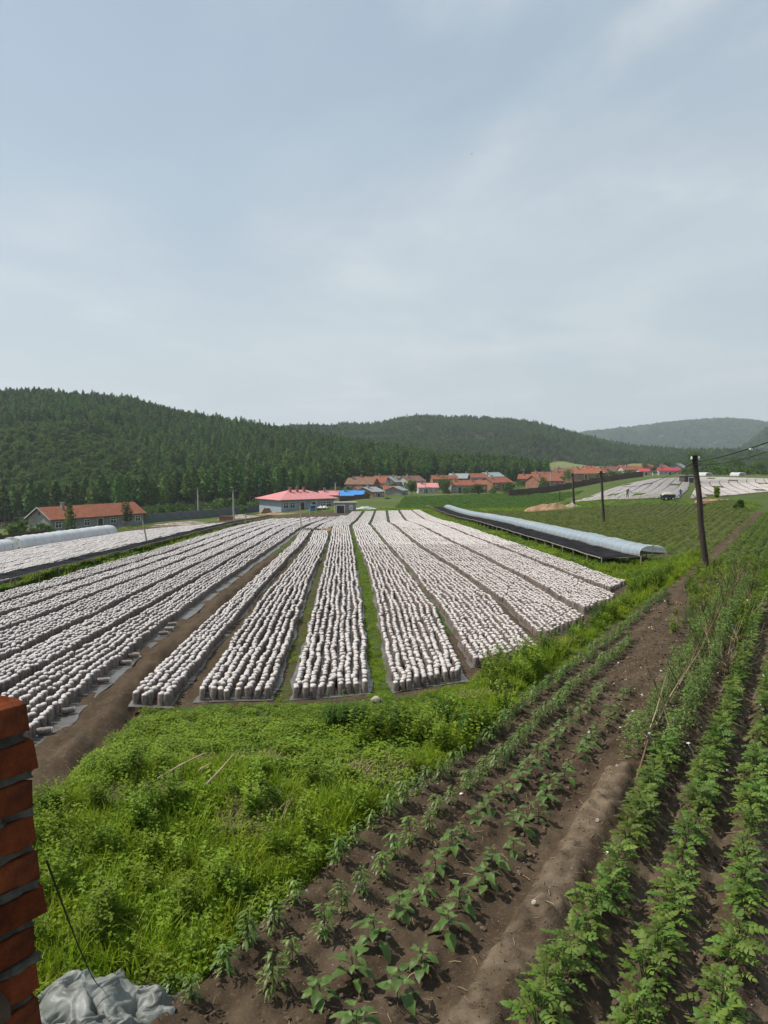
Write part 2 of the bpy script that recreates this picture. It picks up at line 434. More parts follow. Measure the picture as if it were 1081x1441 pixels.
# ------------------------------------------------------------------ garden frame: a along the rows, c across them
T_ = np.array([0.479, 0.878]); N_ = np.array([0.878, -0.479])
def gxy(a, c): return a * T_[0] + c * N_[0], a * T_[1] + c * N_[1]
def gac(x, y): return x * T_[0] + y * T_[1], x * N_[0] + y * N_[1]
GC0 = -4.05                                        # left edge of the dug soil
ROWS_EGG = (-2.42, -2.86)
ROWS_PEP = (-3.27, -3.70)
ROW_PATH = -1.86
ROWS_POT = (-1.40, -0.88, -0.37, 0.14, 0.65)
ROWS_PEA = (-1.80, -1.38)
def garden_bump(a, c):
    x, y = gxy(a, c)
    z = np.zeros_like(a)
    far = smooth(a, 13.0, 16.0)
    wob = fbm(a * 0.5, c * 0.0, 2, 41) * 0.05
    for r in ROWS_EGG + ROWS_PEP:
        fade = 1 - 0.6 * far if r in ROWS_PEP else 1 - far
        z = z + 0.05 * np.exp(-((c - r - wob) / 0.11) ** 2) * fade
    pth = 1 - smooth(a, 9.4, 10.0)
    d = (c - ROW_PATH - wob)
    lump = 1 + 0.8 * fbm(x * 2.5, y * 2.5, 3, 33)
    z = z + pth * (0.07 + 0.05 * np.abs(fbm(x * 7, y * 7, 3, 34))) * lump * (1 - smooth(np.abs(d + 0.02), 0.06, 0.26)) - pth * 0.06 * np.exp(-((d - 0.21) / 0.06) ** 2)
    for r in ROWS_POT:
        on = smooth(a, 9.2, 10.2) if r == -9 else 1.0
        z = z + 0.10 * on * np.exp(-((c - r - wob) / 0.13) ** 2)
        z = z - 0.05 * on * np.exp(-((c - r - 0.26 - wob * 0.5) / 0.05) ** 2)
    z = z + (1 - pth) * 0.07 * np.exp(-((c - ROWS_PEA[0]) / 0.13) ** 2)
    rows2 = smooth(a, 30, 34)
    z = z + rows2 * 0.06 * np.cos((c + 2.75) / 0.47 * 2 * np.pi) * smooth(c, -3.3, -3.0)
    z = z + fbm(x * 3.0, y * 3.0, 4, 21) * 0.06 + np.maximum(fbm(x * 11, y * 11, 3, 31) + 0.05, 0) * 0.085 * (1 - 0.6 * smooth(a, 12, 20))
    return z
def GH(x, y):                                       # height of the garden soil
    a, c = gac(np.asarray(x, float), np.asarray(y, float))
    edge = smooth(c, GC0 - 0.12, GC0 + 0.25)
    return H(x, y) + garden_bump(a, c) * edge + 0.02 * edge - 0.35 * (1 - edge)
def top(x, y):
    a, c = gac(x, y)
    return float(GH(x, y)) if (c > GC0 and 2.5 < a < 78 and c < 3.4) else Hs(x, y)

# the soil of the ditch bank beside the plastic strip
def ditch(x, y):
    e = G['l1r'](y)
    d = x - e
    m = smooth(y, 8, 10) * (1 - smooth(y, 66, 74))
    z = 0.07 * np.exp(-((d - 0.62 - 0.08 * np.sin(y * 0.7)) / 0.17) ** 2) - 0.10 * np.exp(-((d - 0.95 - 0.08 * np.sin(y * 0.7)) / 0.12) ** 2)
    return m * (z * (1 + 1.2 * fbm(x * 1.7, y * 1.7, 3, 77)) + 0.07 * fbm(x * 6, y * 6, 3, 78) * ((d > 0.3) & (d < 1.3)))
def Hg(x, y):                                       # the ground sheet itself
    x = np.asarray(x, float); y = np.asarray(y, float)
    a, c = gac(x, y)
    dip = smooth(c, GC0 + 0.1, GC0 + 0.5) * smooth(a, 2.5, 3.2) * (1 - smooth(a, 76, 77.5)) * (1 - smooth(c, 3.0, 3.4))
    near = 1 - smooth(y, 30, 60)
    rough = fbm(x * 2.2, y * 2.2, 3, 61) * 0.05 * near
    return H(x, y) + ditch(x, y) + rough * (1 - bedmask(x, y)) - 0.45 * dip
def bedmask(x, y):
    m = np.zeros(np.shape(x))
    for b in BEDS:
        xl, xr = bed_edges(b, y)
        t = np.clip((x - xl) / (xr - xl), 0, 1)
        y0 = b[3] + (b[4] - b[3]) * t
        m = np.maximum(m, ((x > xl - 0.06) & (x < xr + 0.06) & (y > y0 - 0.1) & (y < b[5])).astype(float))
    return m
def grass_weight(x, y):
    """1 where weeds and grass cover the ground, 0 where it is trodden or dug soil"""
    w = np.ones(np.shape(x))
    inb = (x > G['l6l'](y) - 0.2) & (x < G['b8r'](y) + 0.15) & (y > 12.0) & (y < 129)
    inb |= (x > G['l6l'](y) - 0.2) & (x < G['b1l'](y) - 0.05) & (y > 8) & (y < 98)
    # near edge of the beds on the right is slanting
    near_edge = np.interp(x, [-30, -4.2, -4.0, 0, 1.5, 3.2, 5.3, 7.3, 8.7], [0, 0, 12.0, 12.2, 13.4, 15.6, 19.3, 23.3, 26.6])
    inb &= y > near_edge
    w[inb] = 0.12
    def strip(k1, k2, v, y0=12, y1=125):
        sel = (x > G[k1](y) - 0.03) & (x < G[k2](y) + 0.03) & (y > y0) & (y < y1)
        w[sel] = v
    strip('b3r', 'b4l', 0.85, 12.2); strip('b4r', 'b5l', 0.7, 18); strip('b5r', 'b6l', 0.62, 24); strip('b2r', 'b3l', 0.42, 12)
    strip('b6r', 'b7l', 0.4, 30); strip('b7r', 'b8l', 0.35, 30); strip('b1r', 'b2l', 0.22, 12)
    d = x - G['l1r'](y)
    sel = (d > 0.2) & (x < G['b1l'](y) + 0.02) & (y > 24) & (y < 100); w[sel] = 0.45
    sel = (d > 0.25) & (d < 1.15) & (y > 8) & (y < 40); w[sel] = 0.08
    sel = (d > 1.15) & (x < G['b1l'](y)) & (y > 10.5) & (y < 30); w[sel] = 0.3
    # far left beds, yards, village earth, far right beds
    sel = (x < -14.6) & (x > -33) & (y > 18) & (y < 96); w[sel] = 0.15
    sel = (x < -13) & (x > -45) & (y > 96) & (y < 150); w[sel] = 0.35
    fld = [(12.6, 35), (12.2, 48), (11.8, 62), (11.4, 90), (11.6, 125), (22, 122), (31, 113), (40, 112), (49, 108), (45, 96), (35, 74), (27, 56), (19.5, 41), (15.0, 32.5)]
    w[in_poly(x.ravel(), y.ravel(), fld).reshape(x.shape)] = 0.48
    a, c = gac(x, y)
    w[(c > GC0 - 0.05) & (a > 2) & (a < 27)] = 0.05
    w[(c > GC0 + 0.6) & (a > 27) & (a < 80)] = 0.2
    return w

# ------------------------------------------------------------------ materials of the setting
def ground_material():
    m = bpy.data.materials.new('ground'); m.use_nodes = True
    t = m.node_tree; N = t.nodes; Lk = t.links; N.clear()
    out = N.new('ShaderNodeOutputMaterial'); p = N.new('ShaderNodeBsdfPrincipled')
    p.inputs['Roughness'].default_value = 0.95; p.inputs['Specular IOR Level'].default_value = 0.1
    tc = N.new('ShaderNodeTexCoord'); vec = tc.outputs['Object']
    def nz(sc, det=5, r=0.6):
        n = N.new('ShaderNodeTexNoise'); n.inputs['Scale'].default_value = sc; n.inputs['Detail'].default_value = det; n.inputs['Roughness'].default_value = r
        Lk.new(vec, n.inputs[0]); return n.outputs[0]
    def rmp(v, lo, hi):
        n = N.new('ShaderNodeMapRange'); n.inputs[1].default_value = lo; n.inputs[2].default_value = hi; Lk.new(v, n.inputs[0]); return n.outputs[0]
    def mix(f, a, b):
        n = N.new('ShaderNodeMix'); n.data_type = 'RGBA'; Lk.new(f, n.inputs[0])
        for s, v in ((6, a), (7, b)):
            if isinstance(v, tuple): n.inputs[s].default_value = (*v, 1)
            else: Lk.new(v, n.inputs[s])
        return n.outputs[2]
    soil = mix(rmp(nz(1.3), 0.35, 0.7), (0.048, 0.033, 0.020), (0.082, 0.059, 0.038))
    soil = mix(rmp(nz(14, 3), 0.55, 0.75), soil, (0.12, 0.09, 0.062))
    gr = mix(rmp(nz(0.9), 0.35, 0.65), (0.035, 0.06, 0.012), (0.06, 0.095, 0.016))
    gr = mix(rmp(nz(9, 4), 0.5, 0.7), gr, (0.07, 0.075, 0.025))
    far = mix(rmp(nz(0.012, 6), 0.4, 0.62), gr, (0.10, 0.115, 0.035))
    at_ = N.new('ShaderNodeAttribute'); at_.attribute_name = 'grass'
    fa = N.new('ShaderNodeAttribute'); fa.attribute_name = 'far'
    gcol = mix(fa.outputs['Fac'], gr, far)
    wob = N.new('ShaderNodeMath'); wob.operation = 'MULTIPLY_ADD'; wob.inputs[1].default_value = 1.3; Lk.new(nz(5, 5), wob.inputs[0])
    s2 = N.new('ShaderNodeMath'); s2.operation = 'SUBTRACT'; Lk.new(at_.outputs['Fac'], s2.inputs[0]); s2.inputs[1].default_value = 0.65
    Lk.new(s2.outputs[0], wob.inputs[2])
    fac = rmp(wob.outputs[0], 0.3, 0.62)
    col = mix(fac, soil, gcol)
    Lk.new(col, p.inputs['Base Color'])
    b = N.new('ShaderNodeBump'); b.inputs['Strength'].default_value = 0.8; b.inputs['Distance'].default_value = 0.03
    Lk.new(nz(22, 8, 0.7), b.inputs['Height']); Lk.new(b.outputs[0], p.inputs['Normal'])
    Lk.new(p.outputs[0], out.inputs[0])
    return m
def garden_material():
    m = bpy.data.materials.new('garden_soil'); m.use_nodes = True
    t = m.node_tree; N = t.nodes; Lk = t.links; N.clear()
    out = N.new('ShaderNodeOutputMaterial'); p = N.new('ShaderNodeBsdfPrincipled')
    p.inputs['Roughness'].default_value = 0.95; p.inputs['Specular IOR Level'].default_value = 0.12
    tc = N.new('ShaderNodeTexCoord'); vec = tc.outputs['Object']
    def nz(sc, det=5, r=0.6):
        n = N.new('ShaderNodeTexNoise'); n.inputs['Scale'].default_value = sc; n.inputs['Detail'].default_value = det; n.inputs['Roughness'].default_value = r
        Lk.new(vec, n.inputs[0]); return n.outputs[0]
    def rmp(v, lo, hi):
        n = N.new('ShaderNodeMapRange'); n.inputs[1].default_value = lo; n.inputs[2].default_value = hi; Lk.new(v, n.inputs[0]); return n.outputs[0]
    def mix(f, a, b):
        n = N.new('ShaderNodeMix'); n.data_type = 'RGBA'; Lk.new(f, n.inputs[0])
        for s, v in ((6, a), (7, b)):
            if isinstance(v, tuple): n.inputs[s].default_value = (*v, 1)
            else: Lk.new(v, n.inputs[s])
        return n.outputs[2]
    soil = mix(rmp(nz(1.6, 6), 0.35, 0.68), (0.050, 0.034, 0.021), (0.085, 0.060, 0.038))
    soil = mix(rmp(nz(30, 4), 0.55, 0.72), soil, (0.115, 0.084, 0.056))
    dry = mix(rmp(nz(6, 6), 0.4, 0.65), (0.105, 0.078, 0.052), (0.175, 0.133, 0.092))
    at_ = N.new('ShaderNodeAttribute'); at_.attribute_name = 'dry'
    wob = N.new('ShaderNodeMath'); wob.operation = 'MULTIPLY_ADD'; wob.inputs[1].default_value = 0.9; Lk.new(nz(7, 5), wob.inputs[0])
    s2 = N.new('ShaderNodeMath'); s2.operation = 'SUBTRACT'; Lk.new(at_.outputs['Fac'], s2.inputs[0]); s2.inputs[1].default_value = 0.45
    Lk.new(s2.outputs[0], wob.inputs[2])
    col = mix(rmp(wob.outputs[0], 0.2, 0.7), soil, dry)
    Lk.new(col, p.inputs['Base Color'])
    b = N.new('ShaderNodeBump'); b.inputs['Strength'].default_value = 0.9; b.inputs['Distance'].default_value = 0.02
    Lk.new(nz(38, 9, 0.72), b.inputs['Height']); Lk.new(b.outputs[0], p.inputs['Normal'])
    Lk.new(p.outputs[0], out.inputs[0])
    return m

# ------------------------------------------------------------------ ground sheet
def build_ground():
    th = np.concatenate([np.linspace(-115, -36, 34)[:-1], np.linspace(-36, 36, 420)[:-1], np.linspace(36, 115, 34)])
    th = np.radians(th)
    r = np.concatenate([[0.3], np.geomspace(1.2, 6000, 520)])
    R, TH = np.meshgrid(r, th, indexing='ij')
    x = (R * np.sin(TH)); y = (R * np.cos(TH))
    z = Hg(x, y)
    gw = grass_weight(x, y)
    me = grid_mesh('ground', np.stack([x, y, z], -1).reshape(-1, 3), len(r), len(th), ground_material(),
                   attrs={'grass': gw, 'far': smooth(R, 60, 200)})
    o = obj('ground', me); kind(o, 'structure')
build_ground()
def build_garden():
    a = np.concatenate([np.arange(2.6, 13.0, 0.035), np.arange(13.0, 26.0, 0.07), np.arange(26.0, 78.0, 0.3)])
    c = np.concatenate([np.arange(GC0 - 0.15, -0.2, 0.035), np.arange(-0.2, 3.4, 0.08)])
    A, C = np.meshgrid(a, c, indexing='ij')
    x, y = gxy(A, C)
    z = GH(x, y)
    dry = np.where((np.abs(C - ROW_PATH) < 0.2) & (A < 9.7), 0.62 + 0.8 * fbm(x * 3, y * 3, 3, 52), 0.0)
    for r in ROWS_POT:
        dry = np.maximum(dry, 0.6 * np.exp(-((C - r - 0.25) / 0.1) ** 2))
    dry = np.maximum(dry, 0.35 * smooth(fbm(x * 0.8, y * 0.8, 3, 51), 0.05, 0.5))
    V = np.stack([x, y, z], -1).reshape(-1, 3)[:, :]
    me = grid_mesh('garden_soil', V, len(a), len(c), garden_material(), attrs={'dry': dry})
    me.flip_normals()
    kind(obj('garden_soil', me), 'structure')
build_garden()

# ------------------------------------------------------------------ hills
HILLS = {}
def hill(name, ridge, dist, material, amp, nu=220, ns=46, back=0.6, px0=-600, px1=1700, shape=1.0, seed=3):
    """ridge: (pixel column, pixel row) of the skyline; dist: (column, foot distance, ridge distance)"""
    px = np.linspace(px0, px1, nu); u = (px - CX) / F_PX
    yr = np.interp(px, [p[0] for p in ridge], [p[1] for p in ridge])
    yf = np.interp(px, [d[0] for d in dist], [d[1] for d in dist]); yd = np.interp(px, [d[0] for d in dist], [d[2] for d in dist])
    zr = CAM_H + (650.0 - yr) / F_PX * yd
    def surf(u_, s):
        Yf = np.interp(u_, u, yf); Yd = np.interp(u_, u, yd); Zr = np.interp(u_, u, zr)
        Y = Yf + (Yd - Yf) * s
        X = u_ * Y
        zf = H(u_ * Yf, Yf) - 1.0
        front = np.clip(s, 0, 1) ** shape
        front = 0.35 * front + 0.65 * (front * front * (3 - 2 * front))
        z = zf + (Zr - zf) * np.where(s <= 1, front, 1 - 0.9 * np.clip((s - 1) / back, 0, 1) ** 1.5)
        z = z + amp * fbm(X * 0.012, Y * 0.012, 4, seed) * np.sin(np.pi * np.clip(s, 0, 1))
        return X, Y, z
    s = np.concatenate([np.linspace(-0.08, 1, ns), np.linspace(1, 1 + back, 12)[1:]])
    U, S = np.meshgrid(u, s, indexing='ij')
    X, Y, Z = surf(U, S)
    Z = np.where(S < 0, H(X, Y) - 3.0, Z)
    me = grid_mesh(name, np.stack([X, Y, Z], -1).reshape(-1, 3), len(u), len(s), material)
    me.flip_normals()
    kind(obj(name, me), 'structure')
    HILLS[name] = (surf, u, yf, yd)
m_hill = mat('forest_floor', (0.022, 0.034, 0.014), alt=(0.045, 0.05, 0.018), nscale=0.05, rough=1.0)
m_hillg = mat('far_hill_green', (0.04, 0.07, 0.025), alt=(0.075, 0.10, 0.035), nscale=0.012, rough=1.0)
hill('wooded_hill', [(-700, 575), (-300, 563), (0, 568), (60, 565), (110, 570), (180, 576), (250, 595), (330, 607), (400, 619), (450, 628), (520, 641), (580, 652), (640, 664), (700, 676), (760, 690), (1700, 700)],
     [(-700, 190, 480), (0, 222, 560), (250, 235, 580), (400, 265, 540), (520, 320, 500), (620, 370, 470), (1700, 400, 460)], m_hill, 9.0, px0=-700, px1=770, nu=150)
hill('rounded_hill', [(-700, 606), (300, 612), (430, 604), (520, 607), (555, 600), (590, 594), (650, 596), (735, 601), (770, 608), (800, 617), (850, 628), (900, 637), (960, 642), (1081, 644), (1300, 638), (1700, 626)],
     [(-700, 700, 1200), (500, 560, 1150), (700, 640, 1150), (850, 700, 1150), (1000, 640, 950), (1700, 560, 900)], m_hill, 22.0, px0=100, px1=1700, nu=200, seed=13)
hill('distant_hill', [(-700, 600), (500, 640), (780, 622), (820, 613), (870, 607), (940, 598), (1010, 593), (1050, 594), (1081, 599), (1200, 606), (1700, 590)],
     [(-700, 2200, 3300), (900, 2200, 3300), (1700, 2200, 3300)], m_hillg, 40.0, px0=600, px1=1700, seed=23)
hill('steep_hill', [(900, 720), (1010, 668), (1045, 632), (1081, 603), (1150, 560), (1300, 540), (1700, 560)],
     [(-700, 1300, 1800), (1700, 1300, 1800)], m_hillg, 25.0, px0=1000, px1=1700, nu=80, seed=33)
# ------------------------------------------------------------------ trees
m_bark = mat('bark', (0.10, 0.07, 0.05), alt=(0.16, 0.115, 0.085), nscale=6, bump=0.6, bscale=12)
m_pine = mat('pine_needles', (0.055, 0.118, 0.020), alt=(0.10, 0.172, 0.03), nscale=0.6, rough=0.8, rnd=0.5, hue=0.03, trans=0.2)
m_leafy = mat('broad_leaves', (0.06, 0.105, 0.02), alt=(0.085, 0.14, 0.028), nscale=0.8, rough=0.7, rnd=0.25, hue=0.02, trans=0.3)
m_leafd = mat('dark_broad_leaves', (0.058, 0.118, 0.020), alt=(0.09, 0.15, 0.028), nscale=0.8, rough=0.7, rnd=0.25, trans=0.3)
def leaf_cloud(mb, C, size, flat=0.5, seed=0):
    """many small leaf faces at the points C"""
    r = np.random.default_rng(seed)
    n = len(C)
    nrm = r.normal(0, 1, (n, 3)); nrm[:, 2] = np.abs(nrm[:, 2]) + flat
    nrm /= np.linalg.norm(nrm, axis=1)[:, None]
    a = np.cross(nrm, r.normal(0, 1, (n, 3))); a /= np.linalg.norm(a, axis=1)[:, None] + 1e-9
    b = np.cross(nrm, a)
    s = size * r.uniform(0.55, 1.25, (n, 1))
    P = np.stack([C - a * s, C - b * s * 0.55, C + a * s, C + b * s * 0.55], 1)
    o = len(mb.v)
    mb.v.extend(map(tuple, P.reshape(-1, 3).tolist()))
    for k in range(n):
        mb.f.append((o + 4 * k, o + 4 * k + 1, o + 4 * k + 2, o + 4 * k + 3)); mb.m.append(mb.cur)
def pine_shapes(h, R, seed, n=420, bare=0.28, size=0.5):
    r = np.random.default_rng(seed)
    t = r.beta(1.15, 1.5, n)
    th = r.uniform(0, 2 * np.pi, n)
    lob = 1 + 0.28 * np.sin(3 * th + seed) + 0.22 * np.sin(7 * t * 3 + 2 * th)
    prof = np.minimum(1, (0.5 + 1.6 * t)) * (1 - t) ** 0.6
    rad = R * prof * lob * np.sqrt(r.uniform(0.25, 1, n))
    z = h * (bare + (1 - bare) * t) - 0.12 * rad
    C = np.stack([rad * np.cos(th), rad * np.sin(th), z], 1)
    tr = MB(); tr.tube([(0, 0, -0.4), (0.03 * h * 0.2, 0, h * 0.45), (0, 0, h * 0.96)], [h * 0.014, h * 0.010, h * 0.002], 6)
    for k in range(6):
        a = r.uniform(0, 6.28); zz = h * (bare + 0.1 * k)
        tr.tube([(0, 0, zz), (R * 0.55 * math.cos(a), R * 0.55 * math.sin(a), zz + 0.1 * h * 0.3)], [h * 0.004, h * 0.001], 4, cap=False)
    cr = MB(); leaf_cloud(cr, C, size, 0.6, seed)
    return tr, cr
def broad_shapes(h, R, seed, n=900, size=0.28, bare=0.25, tall=1.0):
    r = np.random.default_rng(seed)
    nb = 9
    bc = []; br = []
    for k in range(nb):
        t = r.uniform(0.1, 0.95); th = r.uniform(0, 6.28); rr = R * 0.62 * math.sin(math.pi * (0.18 + 0.75 * t)) * r.uniform(0.5, 1)
        bc.append((rr * math.cos(th), rr * math.sin(th), h * (bare + (1 - bare) * (0.12 + 0.72 * t)))); br.append(R * r.uniform(0.32, 0.55))
    bc.append((0, 0, h * (bare + (1 - bare) * 0.5))); br.append(R * 0.6)
    C = []
    for k in range(n):
        i = r.integers(len(bc)); d = r.normal(0, 1, 3); d /= np.linalg.norm(d)
        q = np.array(bc[i]) + d * br[i] * r.uniform(0.6, 1.05) * np.array([1, 1, (1 - bare) * h / (2.2 * R) * tall])
        C.append(q)
    C = np.array(C); C[:, 2] = np.maximum(C[:, 2], h * bare * 0.6)
    tr = MB(); tr.tube([(0, 0, -0.3), (0.04 * h, 0, h * 0.3), (0.02 * h, 0.02 * h, h * 0.75)], [h * 0.028, h * 0.02, h * 0.006], 7)
    for k in range(6):
        b = bc[k]; tr.tube([(0.02 * h, 0, h * (0.2 + 0.06 * k)), tuple(np.array(b) * 0.6 + np.array([0, 0, h * 0.12])), b], [h * 0.012, h * 0.008, h * 0.003], 5, cap=False)
    cr = MB(); leaf_cloud(cr, C, size, 0.3, seed)
    return tr, cr
def joined(shapes, mats):
    tr, cr = shapes
    mb = MB(); mb.mat(0).add(tr.v, tr.f); mb.mat(1).add(cr.v, cr.f)
    return mb
pine_protos = [joined(pine_shapes(h, R, s, n=n_, size=sz), None).mesh('pine', [m_bark, m_pine])
               for h, R, s, n_, sz in ((12, 2.9, 1, 520, 0.5), (13.5, 2.6, 2, 500, 0.48), (10.5, 3.0, 3, 500, 0.5), (11.5, 3.3, 4, 560, 0.52))]
broad_protos = [joined(broad_shapes(8, 2.8, s, n=420, size=0.45, bare=0.15), None).mesh('broadleaf', [m_bark, m_leafd]) for s in (11, 12)]
broad_protos[1].materials[1] = m_leafy
blob_protos = [joined(broad_shapes(9, 4.5, s, n=160, size=1.2, bare=0.0), None).mesh('clump', [m_bark, m_leafd]) for s in (21, 22)]

def forest():
    P, Rr, S, I = [], [], [], []
    def plant(name, n, upx0, upx1, scale, broad_fn, s0=0.03, s1=1.06, protos=None, clear=None, sp=0.0):
        surf, u, yf, yd = HILLS[name]
        uu = RNG.uniform((upx0 - CX) / F_PX, (upx1 - CX) / F_PX, n); ss = RNG.uniform(s0, s1, n)
        # even out over the ground: farther cells are wider
        Y = np.interp(uu, u, yf) + (np.interp(uu, u, yd) - np.interp(uu, u, yf)) * ss
        keep = RNG.uniform(0, 1, n) < (Y / np.interp(uu, u, yd)) ** 1.0
        uu, ss = uu[keep], ss[keep]
        X, Y, Z = surf(uu, ss)
        if clear is not None:
            k = ~clear(X, Y, uu * F_PX + CX, ss); X, Y, Z, uu, ss = X[k], Y[k], Z[k], uu[k], ss[k]
        b = broad_fn(X, Y, ss)
        idx = np.where(b, RNG.integers(4, 6, len(X)), RNG.integers(0, 4, len(X))) if protos is None else RNG.integers(protos[0], protos[1], len(X))
        sc = scale * RNG.uniform(0.75, 1.2, len(X))
        P.append(np.stack([X, Y, Z - 0.3], 1)); Rr.append(rand_rot(len(X), 0.03)); I.append(idx)
        S.append(np.stack([sc * RNG.uniform(0.9, 1.1, len(X)), sc, sc * RNG.uniform(0.9, 1.15, len(X))], 1))
    def band(X, Y, s):          # a lighter stand of broadleaves running across the slope
        return (noise2(X * 0.006, Y * 0.006, 4) + 0.35 * noise2(X * 0.05, Y * 0.05, 5) > 0.10)
    plant('wooded_hill', 24000, -160, 770, 0.68, band, s0=0.05)
    def meadow(X, Y, px, s):
        k = ((px > 752) & (px < 905) & (s > -0.1) & (s < 0.20 + 0.04 * np.sin(px * 0.05))) 
        k |= (np.abs(px - 640) < 32) & (s < 0.16) & (noise2(X * 0.03, Y * 0.03, 8) > -0.1)
        return k
    plant('rounded_hill', 26000, 380, 1200, 0.8, lambda X, Y, s: noise2(X * 0.008, Y * 0.008, 6) > -0.12, clear=meadow)
    plant('distant_hill', 15000, 740, 1250, 1.5, lambda X, Y, s: np.ones(len(X), bool), protos=(6, 8), s0=0.2)
    plant('steep_hill', 2600, 1000, 1250, 1.1, lambda X, Y, s: np.ones(len(X), bool), protos=(6, 8), s0=0.1)
    pr = [proto('t', m) for m in pine_protos + broad_protos + blob_protos]
    scatter('forest', np.concatenate(P), np.concatenate(Rr), np.concatenate(S), np.concatenate(I), pr, 'stuff',
            'dense dark green pine and broadleaf woods covering the hills', 'forest')
forest()
# ------------------------------------------------------------------ fungus bags standing in lines on the beds
m_bagside = mat('bag_side', (0.14, 0.108, 0.095), alt=(0.25, 0.205, 0.18), nscale=26, ndetail=3, lo=0.4, hi=0.62, rough=0.45, rnd=0.22, spec=0.35, alt2=(0.2, 0.155, 0.13), n2=60)
m_bagtop = mat('bag_top', (0.49, 0.45, 0.43), alt=(0.31, 0.27, 0.245), nscale=40, lo=0.5, hi=0.75, rough=0.5, rnd=0.12, spec=0.35, bump=0.3, bscale=60, bdist=0.004)
m_film = mat('ground_film', (0.125, 0.125, 0.12), alt=(0.06, 0.05, 0.042), nscale=2.5, rough=0.35, spec=0.4, bump=0.5, bscale=9, bdist=0.02, alt2=(0.17, 0.14, 0.11), n2=5)
def bag_shape(mb, n, rings, off=(0, 0, 0), seed=0, s=1.0, white_from=0.186):
    r = random.Random(seed)
    ph = r.uniform(0, 6.28)
    V = []; nr = len(rings)
    for z, rad in rings:
        for k in range(n):
            a = 2 * math.pi * k / n
            rr = rad * (1 + 0.06 * math.sin(2 * a + ph) + 0.04 * r.uniform(-1, 1))
            V.append((off[0] + rr * math.cos(a) * s, off[1] + rr * math.sin(a) * s, off[2] + z * s))
    zt = rings[-1][0]
    V.append((off[0] + 0.004, off[1], off[2] + (zt + 0.004) * s))
    base = len(mb.v); mb.v.extend(V)
    for i in range(nr - 1):
        for k in range(n):
            k2 = (k + 1) % n
            mb.f.append((base + i * n + k, base + i * n + k2, base + (i + 1) * n + k2, base + (i + 1) * n + k))
            mb.m.append(1 if rings[i + 1][0] > white_from else 0)
    for k in range(n):
        mb.f.append((base + (nr - 1) * n + k, base + (nr - 1) * n + (k + 1) % n, base + nr * n)); mb.m.append(1)
_S = 0.95
R_NEAR = [(z, r * _S) for z, r in [(-0.01, 0.046), (0.02, 0.051), (0.10, 0.053), (0.150, 0.051), (0.178, 0.049), (0.196, 0.040), (0.204, 0.024), (0.199, 0.012)]]
R_MID = [(z, r * _S) for z, r in [(-0.01, 0.049), (0.10, 0.053), (0.152, 0.051), (0.185, 0.047), (0.203, 0.028)]]
R_FAR = [(z, r * _S) for z, r in [(-0.01, 0.050), (0.150, 0.052), (0.190, 0.046), (0.203, 0.02)]]
bag_near = []
for k in range(5):
    mb = MB(); bag_shape(mb, 10, R_NEAR, seed=k); bag_near.append(mb.mesh('fungus_bag', [m_bagside, m_bagtop], True))
bag_mid = []
for k in range(4):
    mb = MB(); bag_shape(mb, 8, R_MID, seed=20 + k); bag_mid.append(mb.mesh('fungus_bag_plain', [m_bagside, m_bagtop], True))
bag_line = []
STEP = 0.112
for k in range(3):
    mb = MB(); rr = random.Random(50 + k)
    for q in range(8):
        bag_shape(mb, 6, R_FAR, off=(rr.uniform(-0.012, 0.012), (q - 3.5) * STEP, rr.uniform(-0.012, 0.008)), seed=60 + 10 * k + q)
    bag_line.append(mb.mesh('fungus_bag_line', [m_bagside, m_bagtop], True))

